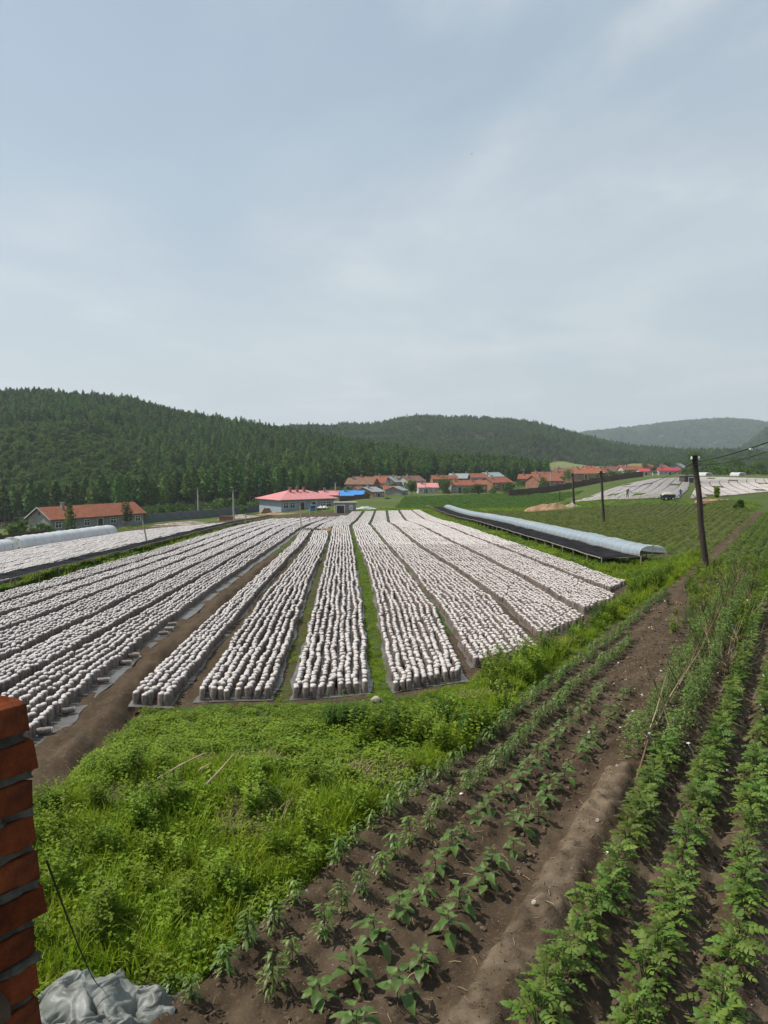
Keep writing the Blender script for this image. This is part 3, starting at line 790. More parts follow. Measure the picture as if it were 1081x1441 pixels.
def in_frame(x, y, z, m=4):
    d = np.array([x, y, z - CAM_H], float)
    dep = d[1] * math.cos(PITCH) - d[2] * math.sin(PITCH)
    up = d[1] * math.sin(PITCH) + d[2] * math.cos(PITCH)
    px = CX + F_PX * d[0] / dep; py = CY - F_PX * up / dep
    return px, py
def build_bags():
    near = []                                       # candidates to be single things
    P, R, S, I = [], [], [], []
    fields = []
    for b in BEDS:
        key = b[0]
        ym = 0.5 * (b[3] + b[5])
        xl, xr = bed_edges(b, 20.0 if key[0] != 'c' else 70)
        w = float(xr - xl) - 0.12
        nc = 5 if key in ('b1', 'c1') else max(6, int(round(w / 0.154)) + 1)
        ncols = nc
        for c in range(nc):
            f = c / (nc - 1)
            y0 = b[3] + (b[4] - b[3]) * f + random.uniform(0.0, 0.06) + 0.05
            # single bags out to 46 m, lines of eight beyond
            ys = np.arange(y0, min(46.0, b[5]), STEP) if y0 < 46 else np.array([])
            if len(ys):
                ys = ys + RNG.normal(0, 0.010, len(ys))
                a, d = bed_edges(b, ys)
                x = (a + 0.06) + (d - a - 0.12) * f + fbm(ys * 0.9, c * 7.3 + ord(key[0]) + ord(key[1]), 3, 91) * 0.075 + RNG.normal(0, 0.008, len(ys))
                z = H(x, ys) + 0.012
                keep = RNG.uniform(0, 1, len(ys)) > 0.022
                for j in np.nonzero(keep)[0]:
                    if ys[j] < 17.0:
                        near.append((ys[j], x[j], z[j], key, c, j))
                    else:
                        fields.append((x[j], ys[j], z[j], 5 + (j * 7 + c * 3) % 4, 0.0))
            yf0 = ys[-1] + STEP * 4.5 if len(ys) else y0 + STEP * 4
            yl = np.arange(yf0, b[5], STEP * 8)
            if len(yl):
                a, d = bed_edges(b, yl); a2, d2 = bed_edges(b, yl + 0.5)
                x = (a + 0.06) + (d - a - 0.12) * f + fbm(yl * 0.9, c * 7.3 + ord(key[0]) + ord(key[1]), 3, 91) * 0.07
                yaw = -np.arctan2((a2 - a) * (1 - f) + (d2 - d) * f, 0.5) + RNG.normal(0, 0.03, len(yl))
                z = H(x, yl) + 0.012
                for j in range(len(yl)): fields.append((x[j], yl[j], z[j], 9 + (j + c) % 3, yaw[j]))
    # far left beds, beyond the low net rack
    for k in range(8):
        xc = -15.6 - 2.02 * k; wid = 1.52
        for c in range(11):
            f = c / 10 - 0.5
            yl = np.arange(22 + 2.0 * k, 88 + 2.2 * k if k < 7 else 97, STEP * 8)
            x = xc + f * wid - 0.03 * (yl - 40) + 0.25 * np.sin(yl * 0.07 + k) * (k % 2) * 0.4
            z = H(x, yl) + 0.01
            for j in range(len(yl)): fields.append((x[j], yl[j], z[j], 9 + (j + c) % 3, 0.03))
    # beds on the rise far to the right
    def far_field(pix, ang, pitch, cols, bend=0.0):
        poly = [ground(a, b, 400) for a, b in pix]; poly = [(p.x, p.y) for p in poly]
        cx_ = sum(p[0] for p in poly) / len(poly); cy_ = sum(p[1] for p in poly) / len(poly)
        R = max(math.hypot(p[0] - cx_, p[1] - cy_) for p in poly)
        dx, dy = math.cos(ang), math.sin(ang)
        for v in np.arange(-R, R, pitch):
            for c in range(cols):
                t = np.arange(-R, R, STEP * 8); o = v + c * (pitch - 0.34) / (cols - 1) + 0.5 * np.sin(t * 0.06 + v * 0.11) + bend * t * t / R
                x = cx_ + t * dx - o * dy; yl = cy_ + t * dy + o * dx
                k = in_poly(x, yl, poly) & (np.sin(t * 0.05 + v * 2.1) > -0.985); x, yl = x[k], yl[k]
                z = H(x, yl) + 0.01
                for j in range(len(yl)): fields.append((x[j], yl[j], z[j], 9 + (j + c) % 3, ang - math.pi / 2))
    far_field([(803, 708), (882, 704.5), (956, 703), (968, 690), (972, 673), (917, 675), (879, 683), (845, 694)], math.radians(66), 1.9, 9)
    far_field([(972, 703), (1030, 698), (1081, 693), (1150, 690), (1150, 675), (1081, 674.5), (985, 672), (978, 690)], math.radians(68), 1.9, 9, bend=-0.05)
    near.sort(key=lambda t: t[0])
    single = []; rest = []
    for t in near:
        px, py = in_frame(t[1], t[0], t[2] + 0.1)
        vis = 4 < px < 1077 and py < 1437 and not (px < 52 and py > 985)
        (single if vis and len(single) < 298 else rest).append(t)
    for y, x, z, key, c, j in rest:
        fields.append((x, y, z, (j + c) % 5, random.uniform(0, 6.28)))
    fa = np.array(fields)
    n = len(fa)
    rot = np.zeros((n, 3)); rot[:, 2] = np.where(fa[:, 3] >= 9, fa[:, 4], RNG.uniform(0, 6.28, n))
    sm = fa[:, 3] < 9
    rot[sm, 0] = RNG.normal(0, 0.05, sm.sum()); rot[sm, 1] = RNG.normal(0, 0.05, sm.sum())
    scl = np.ones((n, 3)); scl[:, 2] = RNG.uniform(0.88, 1.1, n); scl[sm, 0] = RNG.uniform(0.86, 1.06, sm.sum()); scl[sm, 1] = RNG.uniform(0.86, 1.06, sm.sum())
    scatter('fungus_bags', fa[:, :3], rot, scl, fa[:, 3].astype(int), [proto('b', m) for m in bag_near + bag_mid + bag_line], 'stuff',
            'long lines of white-topped fungus bags standing across the fields', 'fungus bags')
    words = {b[0]: b[6] for b in BEDS}
    side = {'b1': 'narrow bed', 'b2': 'bed right of the narrow bed', 'b3': 'bed left of the pale stone', 'b4': 'bed right of the pale stone',
            'b5': 'fourth bed from the right', 'l1': 'bed along the plastic strip', 'l2': 'second bed left of the strip', 'l3': 'third bed left of the strip'}
    # number them within their line, counting from the nearest one in view
    lines = {}
    for t in single: lines.setdefault((t[3], t[4]), []).append(t)
    for (key, c), L in lines.items():
        L.sort(key=lambda t: t[0])
        allc = sorted({k2[1] for k2 in lines if k2[0] == key})
        ci = allc.index(c)
        for q, t in enumerate(L):
            o = obj('fungus_bag', bag_near[(t[5] + c) % 5], None, (t[1], t[0], t[2]))
            o.rotation_euler = (random.gauss(0, 0.07), random.gauss(0, 0.07), random.uniform(0, 6.28))
            s = random.uniform(0.94, 1.07); o.scale = (s, s, random.uniform(0.84, 1.1))
            if key[0] == 'l': lab = 'white-topped fungus bag, %s from near end, line %s of %s' % (ordn(q), ordn(len(allc) - 1 - ci), side.get(key, words[key]))
            else: lab = 'white-topped fungus bag, %s of %s line from left, %s' % (ordn(q), ordn(ci), side.get(key, words[key]))
            tag(o, lab, 'fungus bag', 'fungus bags standing on the beds')
build_bags()

# plastic film under each bed
def build_films():
    names = {'b1': 'under the narrow bed of bags', 'b2': 'under the bed right of the narrow one', 'b3': 'under the bed left of the pale stone', 'b4': 'under the bed right of the pale stone',
             'b5': 'under the fourth bed from the right', 'b6': 'under the third bed from the right', 'b7': 'under the second bed from the right', 'b8': 'under the rightmost bed of the main field',
             'c1': 'under the narrow far bed by the posts', 'c2': 'under the far bed behind the log heap', 'l1': 'showing as a pale strip along the ditch', 'l2': 'under the second bed left of the ditch',
             'l3': 'under the third bed left of the ditch', 'l4': 'under the fourth bed left of the ditch', 'l5': 'under the fifth bed left of the ditch', 'l6': 'under the sixth bed left of the ditch'}
    for b in BEDS:
        y = np.concatenate([np.linspace(0, 8, 60), np.linspace(8, b[5] - min(b[3], b[4]) + 0.1, 90)[1:]])
        xs = np.linspace(0, 1, 9)
        Yl = b[3] - 0.07 + y * (b[5] + 0.07 - b[3]) / y[-1]; Yr = b[4] - 0.07 + y * (b[5] + 0.07 - b[4]) / y[-1]
        YY = Yl[:, None] * (1 - xs) + Yr[:, None] * xs
        xl, xr = bed_edges(b, YY)
        ex = 0.27 if b[0] == 'l1' else 0.05
        X = (xl - 0.05) + (xr - xl + 0.05 + ex) * xs[None, :] + 0.10 * fbm(YY * 1.1, xs[None, :] * 3, 3, 8) * (np.abs(xs[None, :] - 0.5) > 0.45)
        Z = H(X, YY) + 0.008 + 0.012 * np.abs(noise2(X * 6, YY * 6, 3))
        me = grid_mesh('plastic_film', np.stack([X, YY, Z], -1).reshape(-1, 3), len(y), len(xs), m_film)
        me.flip_normals()
        tag(obj('plastic_film', me), 'grey plastic ground film ' + names[b[0]], 'plastic film', 'plastic films under the beds')
build_films()

# bags that have fallen over on the strip beside the ditch
FALLEN = [(62, 1037, 0.35, 'nearest the brick pillar'), (95, 1008, 0.5, 'second from the brick pillar'), (145, 964, 0.3, 'lying alone halfway along the strip'), (177, 938, 0.2, 'half over the strip edge, fourth from the pillar'),
          (188, 927, 0.3, 'just beyond the pair at the strip bend'), (230, 896, 0.3, 'by the small weed on the strip'), (238, 889, 0.1, 'second beside the small weed'), (242, 883, 0.4, 'third and last beside the weed')]
for px, py, rz, w in FALLEN:
    g = ground(px, py)
    o = obj('fungus_bag', bag_near[int(px) % 5], None, (g.x - 0.09, g.y, g.z + 0.07))
    o.rotation_euler = (0, math.radians(90), rz)
    tag(o, 'white fungus bag toppled on its side, ' + w, 'fungus bag', 'toppled bags beside the ditch')

# ------------------------------------------------------------------ racks with black net, plastic tunnels
m_wood = mat('grey_wood', (0.23, 0.19, 0.15), alt=(0.34, 0.30, 0.25), nscale=8, stretch=(1, 1, 0.2), bump=0.4, bscale=30, rnd=0.2)
m_net = mat('black_net', (0.012, 0.013, 0.015), alt=(0.03, 0.031, 0.034), nscale=1.4, rough=0.95, bump=0.6, bscale=60, bdist=0.01, spec=0.0)
def film_material():
    m = bpy.data.materials.new('tunnel_film'); m.use_nodes = True
    t = m.node_tree; N = t.nodes; Lk = t.links; N.clear()
    out = N.new('ShaderNodeOutputMaterial')
    p = N.new('ShaderNodeBsdfPrincipled'); p.inputs['Base Color'].default_value = (0.48, 0.58, 0.66, 1); p.inputs['Roughness'].default_value = 0.25; p.inputs['Specular IOR Level'].default_value = 0.5
    tr = N.new('ShaderNodeBsdfTranslucent'); tr.inputs[0].default_value = (0.7, 0.75, 0.78, 1)
    tp = N.new('ShaderNodeBsdfTransparent')
    tc = N.new('ShaderNodeTexCoord'); nz = N.new('ShaderNodeTexNoise'); nz.inputs['Scale'].default_value = 3.5; nz.inputs['Detail'].default_value = 5; Lk.new(tc.outputs['Object'], nz.inputs[0])
    b = N.new('ShaderNodeBump'); b.inputs['Strength'].default_value = 0.5; b.inputs['Distance'].default_value = 0.05; Lk.new(nz.outputs[0], b.inputs['Height']); Lk.new(b.outputs[0], p.inputs['Normal'])
    m1 = N.new('ShaderNodeMixShader'); m1.inputs[0].default_value = 0.35; Lk.new(p.outputs[0], m1.inputs[1]); Lk.new(tr.outputs[0], m1.inputs[2])
    m2 = N.new('ShaderNodeMixShader')
    mr = N.new('ShaderNodeMapRange'); mr.inputs[3].default_value = 0.38; mr.inputs[4].default_value = 0.2; Lk.new(nz.outputs[0], mr.inputs[0]); Lk.new(mr.outputs[0], m2.inputs[0])
    Lk.new(m1.outputs[0], m2.inputs[1]); Lk.new(tp.outputs[0], m2.inputs[2])
    Lk.new(m2.outputs[0], out.inputs[0])
    return m
m_tunnel = film_material()
m_whitefilm = mat('white_film', (0.66, 0.68, 0.69), alt=(0.52, 0.55, 0.57), nscale=1.2, rough=0.35, spec=0.4, trans=0.25, bump=0.6, bscale=3, bdist=0.08)
m_hoop = mat('pale_hoop', (0.62, 0.60, 0.55), rough=0.5, rnd=0.1)
def path_pts(fn, ys, off=0.0): return [(float(fn(y)) + off, float(y)) for y in ys]
def unit_post(h, r=0.028):
    mb = MB(); mb.tube([(0, 0, -0.15), (0.01, 0.005, h * 0.5), (0, 0, h)], [r, r * 0.92, r * 0.88], 6); return mb
def rack(name, label, cat, left, width, ys, h, post_step, net_in=(0.0, 1.0), sag=0.05, group=None, sticks=0.0):
    """a long low table on posts with black net laid across it; left = fn(y) of the left edge"""
    y0, y1 = ys
    base = (float(left(y0)), y0, Hs(float(left(y0)), y0))
    root = empty(name, base); tag(root, label, cat, group)
    B = Vector(base)
    post_me = unit_post(h).mesh('post', m_wood)
    rows = np.arange(y0, y1, post_step)
    for i, y in enumerate(rows):
        for s in (0.0, width):
            x = float(left(y)) + s
            z = Hs(x, y)
            o = obj('post', post_me, root, Vector((x + random.uniform(-0.03, 0.03), y + random.uniform(-0.1, 0.1), z)) - B)
            o.rotation_euler = (random.gauss(0, 0.03), random.gauss(0, 0.03), random.uniform(0, 6)); o.scale.z = random.uniform(0.95, 1.04)
    yy = np.linspace(y0, y1, max(12, int((y1 - y0) / 1.5)))
    for s in (0.0, width):
        mb = MB(); mb.tube([Vector((float(left(y)) + s, y, Hs(float(left(y)) + s, y) + h + random.uniform(-0.012, 0.012))) - B for y in yy], 0.022, 5)
        mb.build('rail', m_wood, root)
    if sticks:
        st = MB(); st.tube([(-0.06, 0, 0), (width * 0.5, 0, 0.005), (width + 0.08, 0, 0)], 0.014, 5)
        st_me = st.mesh('crossbar', m_wood)
        for y in np.arange(y0 + 0.1, y1, sticks):
            x = float(left(y)); o = obj('crossbar', st_me, root, Vector((x, y, Hs(x, y) + h - 0.035)) - B); o.rotation_euler = (0, -(Hs(x + width, y) - Hs(x, y)) / width, random.gauss(0, 0.05))
    nu = max(40, int((y1 - y0) / 0.35)); u = np.linspace(y0 + 0.02, y1 - 0.02, nu); v = np.linspace(net_in[0], net_in[1], 9)
    X = left(u)[:, None] + width * v[None, :] + 0.03 * noise2(u[:, None] * 1.3, v[None, :] * 0 + 3, 4)
    Y = np.repeat(u[:, None], 9, 1)
    dip = sag * np.sin(np.pi * (v - net_in[0]) / (net_in[1] - net_in[0]))[None, :] * (0.6 + 0.8 * np.abs(np.sin(u[:, None] / post_step * np.pi)))
    Z = H(left(u)[:, None] + np.array([0.0, width])[None, :].mean(), Y) + h + 0.045 - dip + 0.02 * noise2(X * 4, Y * 4, 9)
    V = np.stack([X - B.x, Y - B.y, Z - B.z], -1).reshape(-1, 3)
    me = grid_mesh('net', V, nu, 9, m_net); me.flip_normals(); obj('net', me, root)
    return root, B
def tunnel_on(root, B, centre, half, base_fn, height, ys, step, film_mat, hoop_r=0.02, film_y=None, lift=0.0, end_poles=True):
    """hoops and film parented to a thing"""
    n = 14
    th = np.linspace(0.0, np.pi, n)
    prof = np.stack([-half * np.sign(np.cos(th)) * np.abs(np.cos(th)) ** 0.8, height * np.sin(th) ** 0.75], 1)
    hp = MB(); hp.tube([(p[0], 0, p[1]) for p in prof], hoop_r, 5, cap=True); hm = hp.mesh('hoop', m_hoop)
    for y in np.arange(ys[0], ys[1], step):
        x = float(centre(y)); o = obj('hoop', hm, root, Vector((x, y, base_fn(x, y))) - B); o.scale = (1, 1, random.uniform(0.97, 1.03))
    u = np.linspace((film_y or ys)[0] + 0.02, (film_y or ys)[1], max(30, int((ys[1] - ys[0]) / 0.25)))
    x = centre(u); zb = np.array([base_fn(float(a), float(b)) for a, b in zip(x, u)])
    sagf = 1 - 0.04 * np.abs(np.sin((u - ys[0]) / step * np.pi))
    X = x[:, None] + prof[None, :, 0] * 1.02 * sagf[:, None]; Z = zb[:, None] + prof[None, :, 1] * (1.02 * sagf[:, None]) + 0.012
    Y = np.repeat(u[:, None], n, 1)
    Z = Z + 0.05 * fbm(X * 3, Y * 1.6, 3, 3) * np.sin(th)[None, :]
    me = grid_mesh('film', np.stack([X - B.x, Y - B.y, Z - B.z], -1).reshape(-1, 3), len(u), n, film_mat)
    obj('film', me, root)
# right: the net rack and the tunnel table beside it
rk_left = poly_fn([(33, 9.55), (46, 9.45), (62, 9.0), (100, 8.5), (142, 8.3)])
rack('net_rack', 'long low rack topped with black shade net beside the glassy tunnel', 'drying rack', rk_left, 1.75, (33.6, 138), 0.46, 2.3, sag=0.04, sticks=2.3)
tb_left = lambda y: rk_left(y) + 1.95
rt, Bt = rack('tunnel_table', 'long raised table roofed by a clear plastic tunnel on pale hoops', 'tunnel', tb_left, 1.15, (34.2, 132), 0.47, 2.4, sag=0.02, sticks=1.2)
tunnel_on(rt, Bt, lambda y: tb_left(y) + 0.575, 0.6, lambda x, y: Hs(float(tb_left(y)), y) + 0.50, 0.42, (34.3, 131), 1.2, m_tunnel)
pm = MB(); pm.tube([(0, 0, 0), (0.01, 0, 0.52)], 0.02, 6); pm.build('end_post', m_wood, rt, loc=Vector((float(tb_left(34.25)) + 0.57, 34.28, Hs(float(tb_left(34.25)), 34.25) + 0.47)) - Bt)
# left: a low net rack between two groups of beds
lk_left = poly_fn([(16, -13.65), (25, -13.75), (60, -14.5), (100, -14.8)])
rack('net_rack', 'long low rack of black net running between the left fields of bags', 'drying rack', lk_left, 0.95, (17, 97), 0.42, 1.9, sag=0.03)
# two pale tunnels at the far left edge
def white_tunnel(label, ys, half, height, open_from=None):
    cx_ = lambda y: -32.3 - 0.012 * (np.asarray(y) - 60)
    b = (float(cx_(ys[0])), ys[0], Hs(float(cx_(ys[0])), ys[0])); r = empty('plastic_tunnel', b); tag(r, label, 'tunnel', 'white plastic tunnels at the far left')
    tunnel_on(r, Vector(b), cx_, half, lambda x, y: Hs(x, y) - 0.02, height, ys, 1.5, m_whitefilm, hoop_r=0.03)
    return r, Vector(b)
white_tunnel('white plastic tunnel, the longer right-hand one below the orange-roofed brick house', (66.5, 91), 1.0, 1.25)
r2, B2 = white_tunnel('low white plastic tunnel cut by the left picture edge, side propped open', (50, 65.6), 0.95, 1.15)
for k in range(9):
    y = 50.8 + k * 1.7; p = MB(); x = -31.2 + random.uniform(-0.1, 0.1)
    p.tube([(x + 0.05, y, Hs(x, y) - 0.1), (x - 0.05 + random.uniform(-0.15, 0.15), y + random.uniform(-0.2, 0.2), Hs(x, y) + 0.75)], 0.035, 5)
    p2 = MB(); p2.v = [tuple(Vector(v) - B2) for v in p.v]; p2.f = p.f; p2.m = p.m; p2.build('prop', m_wood, r2)
# ------------------------------------------------------------------ leaves and plants
m_grass = mat('grass_blades', (0.175, 0.275, 0.010), alt=(0.25, 0.32, 0.016), nscale=2, rough=0.6, rnd=0.28, hue=0.02, trans=0.45, spec=0.25)
m_weed = mat('weed_leaves', (0.125, 0.20, 0.012), alt=(0.17, 0.235, 0.018), nscale=6, rough=0.6, rnd=0.28, hue=0.012, trans=0.35)
m_darkweed = mat('dark_weed_leaves', (0.055, 0.12, 0.016), alt=(0.08, 0.15, 0.02), nscale=6, rough=0.65, rnd=0.25, trans=0.35)
m_dry = mat('dry_stalks', (0.22, 0.16, 0.09), alt=(0.32, 0.25, 0.15), nscale=5, rough=0.9, rnd=0.25)
m_egg = mat('eggplant_leaf', (0.07, 0.125, 0.024), alt=(0.10, 0.165, 0.035), nscale=14, rough=0.5, rnd=0.2, trans=0.3, spec=0.35, bump=0.3, bscale=40, bdist=0.005)
m_eggstem = mat('eggplant_stem', (0.035, 0.025, 0.04), alt=(0.06, 0.07, 0.03), nscale=10)
m_pep = mat('pepper_leaf', (0.085, 0.145, 0.024), alt=(0.13, 0.20, 0.035), nscale=9, rough=0.45, rnd=0.22, hue=0.015, trans=0.3, spec=0.4)
m_pot = mat('ridge_crop_leaf', (0.08, 0.138, 0.016), alt=(0.115, 0.178, 0.025), nscale=9, rough=0.55, rnd=0.28, hue=0.022, trans=0.35, spec=0.3)
m_vine = mat('vine_leaf', (0.10, 0.165, 0.035), alt=(0.14, 0.21, 0.05), nscale=7, rough=0.55, rnd=0.25, trans=0.35)
m_stem = mat('green_stem', (0.07, 0.12, 0.03), rough=0.7)
def blade(mb, p, az, h, w, lean, seg=3):
    V = []; d = Vector((math.cos(az), math.sin(az), 0)); s = Vector((-math.sin(az), math.cos(az), 0))
    for k in range(seg + 1):
        t = k / seg
        c = Vector(p) + d * (lean * h * t * t) + Vector((0, 0, h * (t - 0.35 * lean * t * t)))
        ww = w * (1 - t) ** 0.7
        if k < seg: V += [c - s * ww, c + s * ww]
        else: V.append(c)
    F = [(2 * k, 2 * k + 1, 2 * k + 3, 2 * k + 2) for k in range(seg - 1)] + [(2 * seg - 2, 2 * seg - 1, 2 * seg)]
    mb.add(V, F)
def leaf(mb, p, az, pitch, L, W, droop=0.3, roll=0.0, seg=4, fold=0.15, wav=0.0):
    """an ovate leaf with a folded midrib, from its base p"""
    d = Vector((math.cos(az) * math.cos(pitch), math.sin(az) * math.cos(pitch), math.sin(pitch)))
    s = Vector((-math.sin(az), math.cos(az), roll)).normalized(); n = d.cross(s) * -1
    prof = [0.05, 0.78, 1.0, 0.72, 0.0] if seg == 4 else [0.1, 1.0, 0.65, 0.0]
    V = []
    for k in range(seg + 1):
        t = k / seg
        c = Vector(p) + d * (L * t) + Vector((0, 0, -droop * L * t * t))
        w = W * 0.5 * prof[k]
        V += [c - s * w + n * (fold * w) + Vector((0, 0, wav * w * math.sin(5 * t))), c, c + s * w + n * (fold * w) - Vector((0, 0, wav * w * math.sin(5 * t)))]
    F = []
    for k in range(seg):
        a = 3 * k
        F += [(a, a + 1, a + 4, a + 3), (a + 1, a + 2, a + 5, a + 4)]
    mb.add(V, F)
def tri_leaf(mb, p, az, pitch, L, W, r):
    d = Vector((math.cos(az) * math.cos(pitch), math.sin(az) * math.cos(pitch), math.sin(pitch)))
    s = Vector((-math.sin(az), math.cos(az), r.uniform(-0.4, 0.4))).normalized()
    P = Vector(p); dn = Vector((0, 0, -0.25 * L))
    mb.add([P, P + d * L * 0.45 - s * W * 0.5, P + d * L + dn, P + d * L * 0.45 + s * W * 0.5], [(0, 1, 2, 3)])
# --- wild growth prototypes
def grass_tuft(seed, n=40, h=0.24, rad=0.11, w=0.0055):
    r = random.Random(seed); mb = MB()
    for k in range(n):
        a = r.uniform(0, 6.28); q = rad * math.sqrt(r.random())
        blade(mb, (q * math.cos(a), q * math.sin(a), -0.02), r.uniform(0, 6.28), h * r.uniform(0.5, 1.15), w * r.uniform(0.7, 1.3), r.uniform(0.15, 0.9))
    return mb
def weed(seed, n=64, h=0.14, rad=0.13, L=0.036, W=0.026):
    r = random.Random(seed); mb = MB()
    for k in range(n):
        a = r.uniform(0, 6.28); q = rad * math.sqrt(r.random()); z = h * (1 - 0.6 * (q / rad) ** 2) * r.uniform(0.35, 1.05)
        tri_leaf(mb, (q * math.cos(a), q * math.sin(a), z), r.uniform(0, 6.28), r.uniform(-0.3, 0.6), L * r.uniform(0.6, 1.3), W * r.uniform(0.7, 1.3), r)
    return mb
def tall_weed(seed, h=0.5, stems=7, L=0.06, W=0.018):
    r = random.Random(seed); mb = MB()
    for s in range(stems):
        a = r.uniform(0, 6.28); b = 0.06 * r.random(); lean = r.uniform(0.0, 0.28); hh = h * r.uniform(0.6, 1.1)
        for k in range(26):
            t = (k + 2) / 28
            p = Vector((math.cos(a) * (b + lean * hh * t), math.sin(a) * (b + lean * hh * t), hh * t))
            tri_leaf(mb, p, r.uniform(0, 6.28), r.uniform(-0.1, 0.8), L * r.uniform(0.7, 1.3) * (1.1 - 0.5 * t), W * r.uniform(0.8, 1.5), r)
    return mb
def dry_clump(seed):
    r = random.Random(seed); mb = MB()
    for k in range(14):
        a = r.uniform(0, 6.28)
        blade(mb, (r.uniform(-0.1, 0.1), r.uniform(-0.1, 0.1), 0), a, r.uniform(0.1, 0.3), 0.005, r.uniform(0.6, 1.6))
    return mb
def broad_weed(seed):
    r = random.Random(seed); mb = MB()
    for k in range(9):
        leaf(mb, (0, 0, 0.03 * r.random()), r.uniform(0, 6.28), r.uniform(0.25, 1.0), r.uniform(0.12, 0.2), r.uniform(0.05, 0.08), droop=0.5)
    return mb
WILD = [grass_tuft(1).mesh('w', m_grass), grass_tuft(2, 30, 0.32, 0.09).mesh('w', m_grass), grass_tuft(3, 40, 0.18, 0.12).mesh('w', m_grass),
        weed(4).mesh('w', m_weed), weed(5, 56, 0.18, 0.15, 0.044, 0.032).mesh('w', m_weed), weed(6, 50, 0.10, 0.14, 0.04, 0.03).mesh('w', m_darkweed),
        tall_weed(7).mesh('w', m_darkweed), tall_weed(8, 0.42, 9, 0.07, 0.022).mesh('w', m_weed), dry_clump(9).mesh('w', m_dry), broad_weed(10).mesh('w', m_weed),
        # coarse ones for farther off
        grass_tuft(11, 26, 0.34, 0.3, 0.012).mesh('w', m_grass), weed(12, 40, 0.2, 0.4, 0.12, 0.09).mesh('w', m_weed), weed(13, 40, 0.28, 0.4, 0.13, 0.09).mesh('w', m_darkweed)]
_g = ground(150, 1432); PLASTIC = (_g.x, _g.y)
def wild():
    P, S, I = [], [], []
    def put(x, y, idx, sc, zoff=0.0):
        P.append(np.stack([x, y, Hg(x, y) + zoff], 1)); S.append(np.repeat(np.asarray(sc)[:, None], 3, 1)); I.append(idx)
    def band(y0, y1, x0, x1, dens, far=False):
        n = int((y1 - y0) * (x1 - x0) * dens)
        x = RNG.uniform(x0, x1, n); y = RNG.uniform(y0, y1, n)
        vis = np.abs(x) < 0.54 * y + 0.8
        x, y = x[vis], y[vis]
        ok = (np.hypot((x - PLASTIC[0]) / 0.46, (y - PLASTIC[1]) / 0.42) > 1) & ~((np.abs(x - PLASTIC[0]) < 0.5) & (y < PLASTIC[1])); x, y = x[ok], y[ok]
        a, c = gac(x, y)
        edge = -3.84 + 0.22 * noise2(a * 1.3, a * 0 + 3, 3) + 0.25 * (1 - smooth(a, 4.0, 4.6)) - 0.12 * np.exp(-((a - 5.0) / 0.5) ** 2)
        w = grass_weight(x, y)
        w = np.where((c < edge) & (c > GC0 - 0.2), 0.9, w); w = np.where(c > edge, 0.0, w)
        k = (RNG.uniform(0, 1, len(x)) < smooth(w + 0.5 * noise2(x * 1.4, y * 1.4, 5), 0.35, 0.9)) & (bedmask(x, y) < 0.5)
        x, y, c, w = x[k], y[k], c[k], w[k]
        m = len(x); r = RNG.uniform(0, 1, m)
        n1 = fbm(x * 0.45, y * 0.45, 3, 17); n2 = fbm(x * 0.8, y * 0.8, 2, 27)
        strip = (y > 12) & (w < 0.95)                     # between the beds: short grass
        if far:
            idx = np.where(r < 0.45, 10, np.where(r < 0.8, 11, 12)); sc = RNG.uniform(0.6, 1.3, m) * np.where(strip, 0.35, 1.0)
        else:
            idx = np.where(r < 0.30, 0, np.where(r < 0.44, 1, np.where(r < 0.66, 2, np.where(r < 0.80, 3, np.where(r < 0.94, 4, np.where(r < 0.975, 7, 9))))))
            lowweed = (y > 8.6 + 1.5 * n2) & (x < 0.6 + 1.2 * n1)       # leafy weeds up by the beds
            idx = np.where(lowweed, np.where(r < 0.42, 3, np.where(r < 0.72, 4, np.where(r < 0.9, 5, 2))), idx)
            idx = np.where((n1 > 0.42) & (r < 0.4), 6, idx)
            idx = np.where((n2 < -0.36) & (r < 0.45), 8, idx)
            sc = RNG.uniform(0.65, 1.25, m)
            sc = np.where(strip, sc * 0.45, sc); idx = np.where(strip, np.where(r < 0.6, 2, 3), idx)
            tallb = (~strip) & (c > GC0 - 1.1) & (y > 9.8)                 # lush verge along the garden
            sc = np.where(tallb, sc * 1.25, sc); idx = np.where(tallb & (r < 0.10), 7, np.where(tallb & (r > 0.94), 6, idx))
            fr = (y > 11.0) & (x < 1.7) & ~strip                          # kept low in front of the beds
            sc = np.where(fr, sc * (0.75 - 0.3 * smooth(y, 11.0, 12.2)), sc); idx = np.where(fr & ((idx == 6) | (idx == 7)), 3, idx)
            hole = (np.hypot((x + 1.75) / 0.75, (y - 9.1) / 0.3) < 1) | (np.hypot((x + 2.6) / 0.55, (y - 8.1) / 0.3) < 1)   # bare hollows with brushwood
            sc = np.where(hole, sc * 0.4, sc); idx = np.where(hole & (r < 0.75), 8, idx)
        put(x, y, idx, sc)
    band(4.2, 9.5, -5.0, 3.0, 210)
    band(9.5, 16.0, -8.5, 7.0, 120)
    band(16.0, 30.0, -14.5, 16.0, 55)
    band(30.0, 60.0, -16.0, 22.0, 9, True)
    band(60.0, 150.0, -50.0, 45.0, 1.6, True)
    # verge around the foot of the racks and the pole
    p = [(9.2, 27), (8.9, 33), (13.4, 34.5), (15, 37), (14.5, 30), (11.5, 26), (9.5, 24)]
    x, y = sample_poly(p, 60); r = RNG.uniform(0, 1, len(x)); put(x, y, np.where(r < 0.6, 1, np.where(r < 0.85, 10, 7)), RNG.uniform(0.5, 1.0, len(x)))
    # rank weeds among the stakes and around the pole foot
    n = 900; a = RNG.uniform(17.5, 33, n); c = RNG.uniform(-3.3, -0.9, n)
    k = RNG.uniform(0, 1, n) < smooth(c + 0.12 * (a - 19) + 0.6 * fbm(a * 0.6, c * 1.5, 2, 88), -2.7, -1.6); a, c = a[k], c[k]
    x, y = gxy(a, c); r = RNG.uniform(0, 1, len(x))
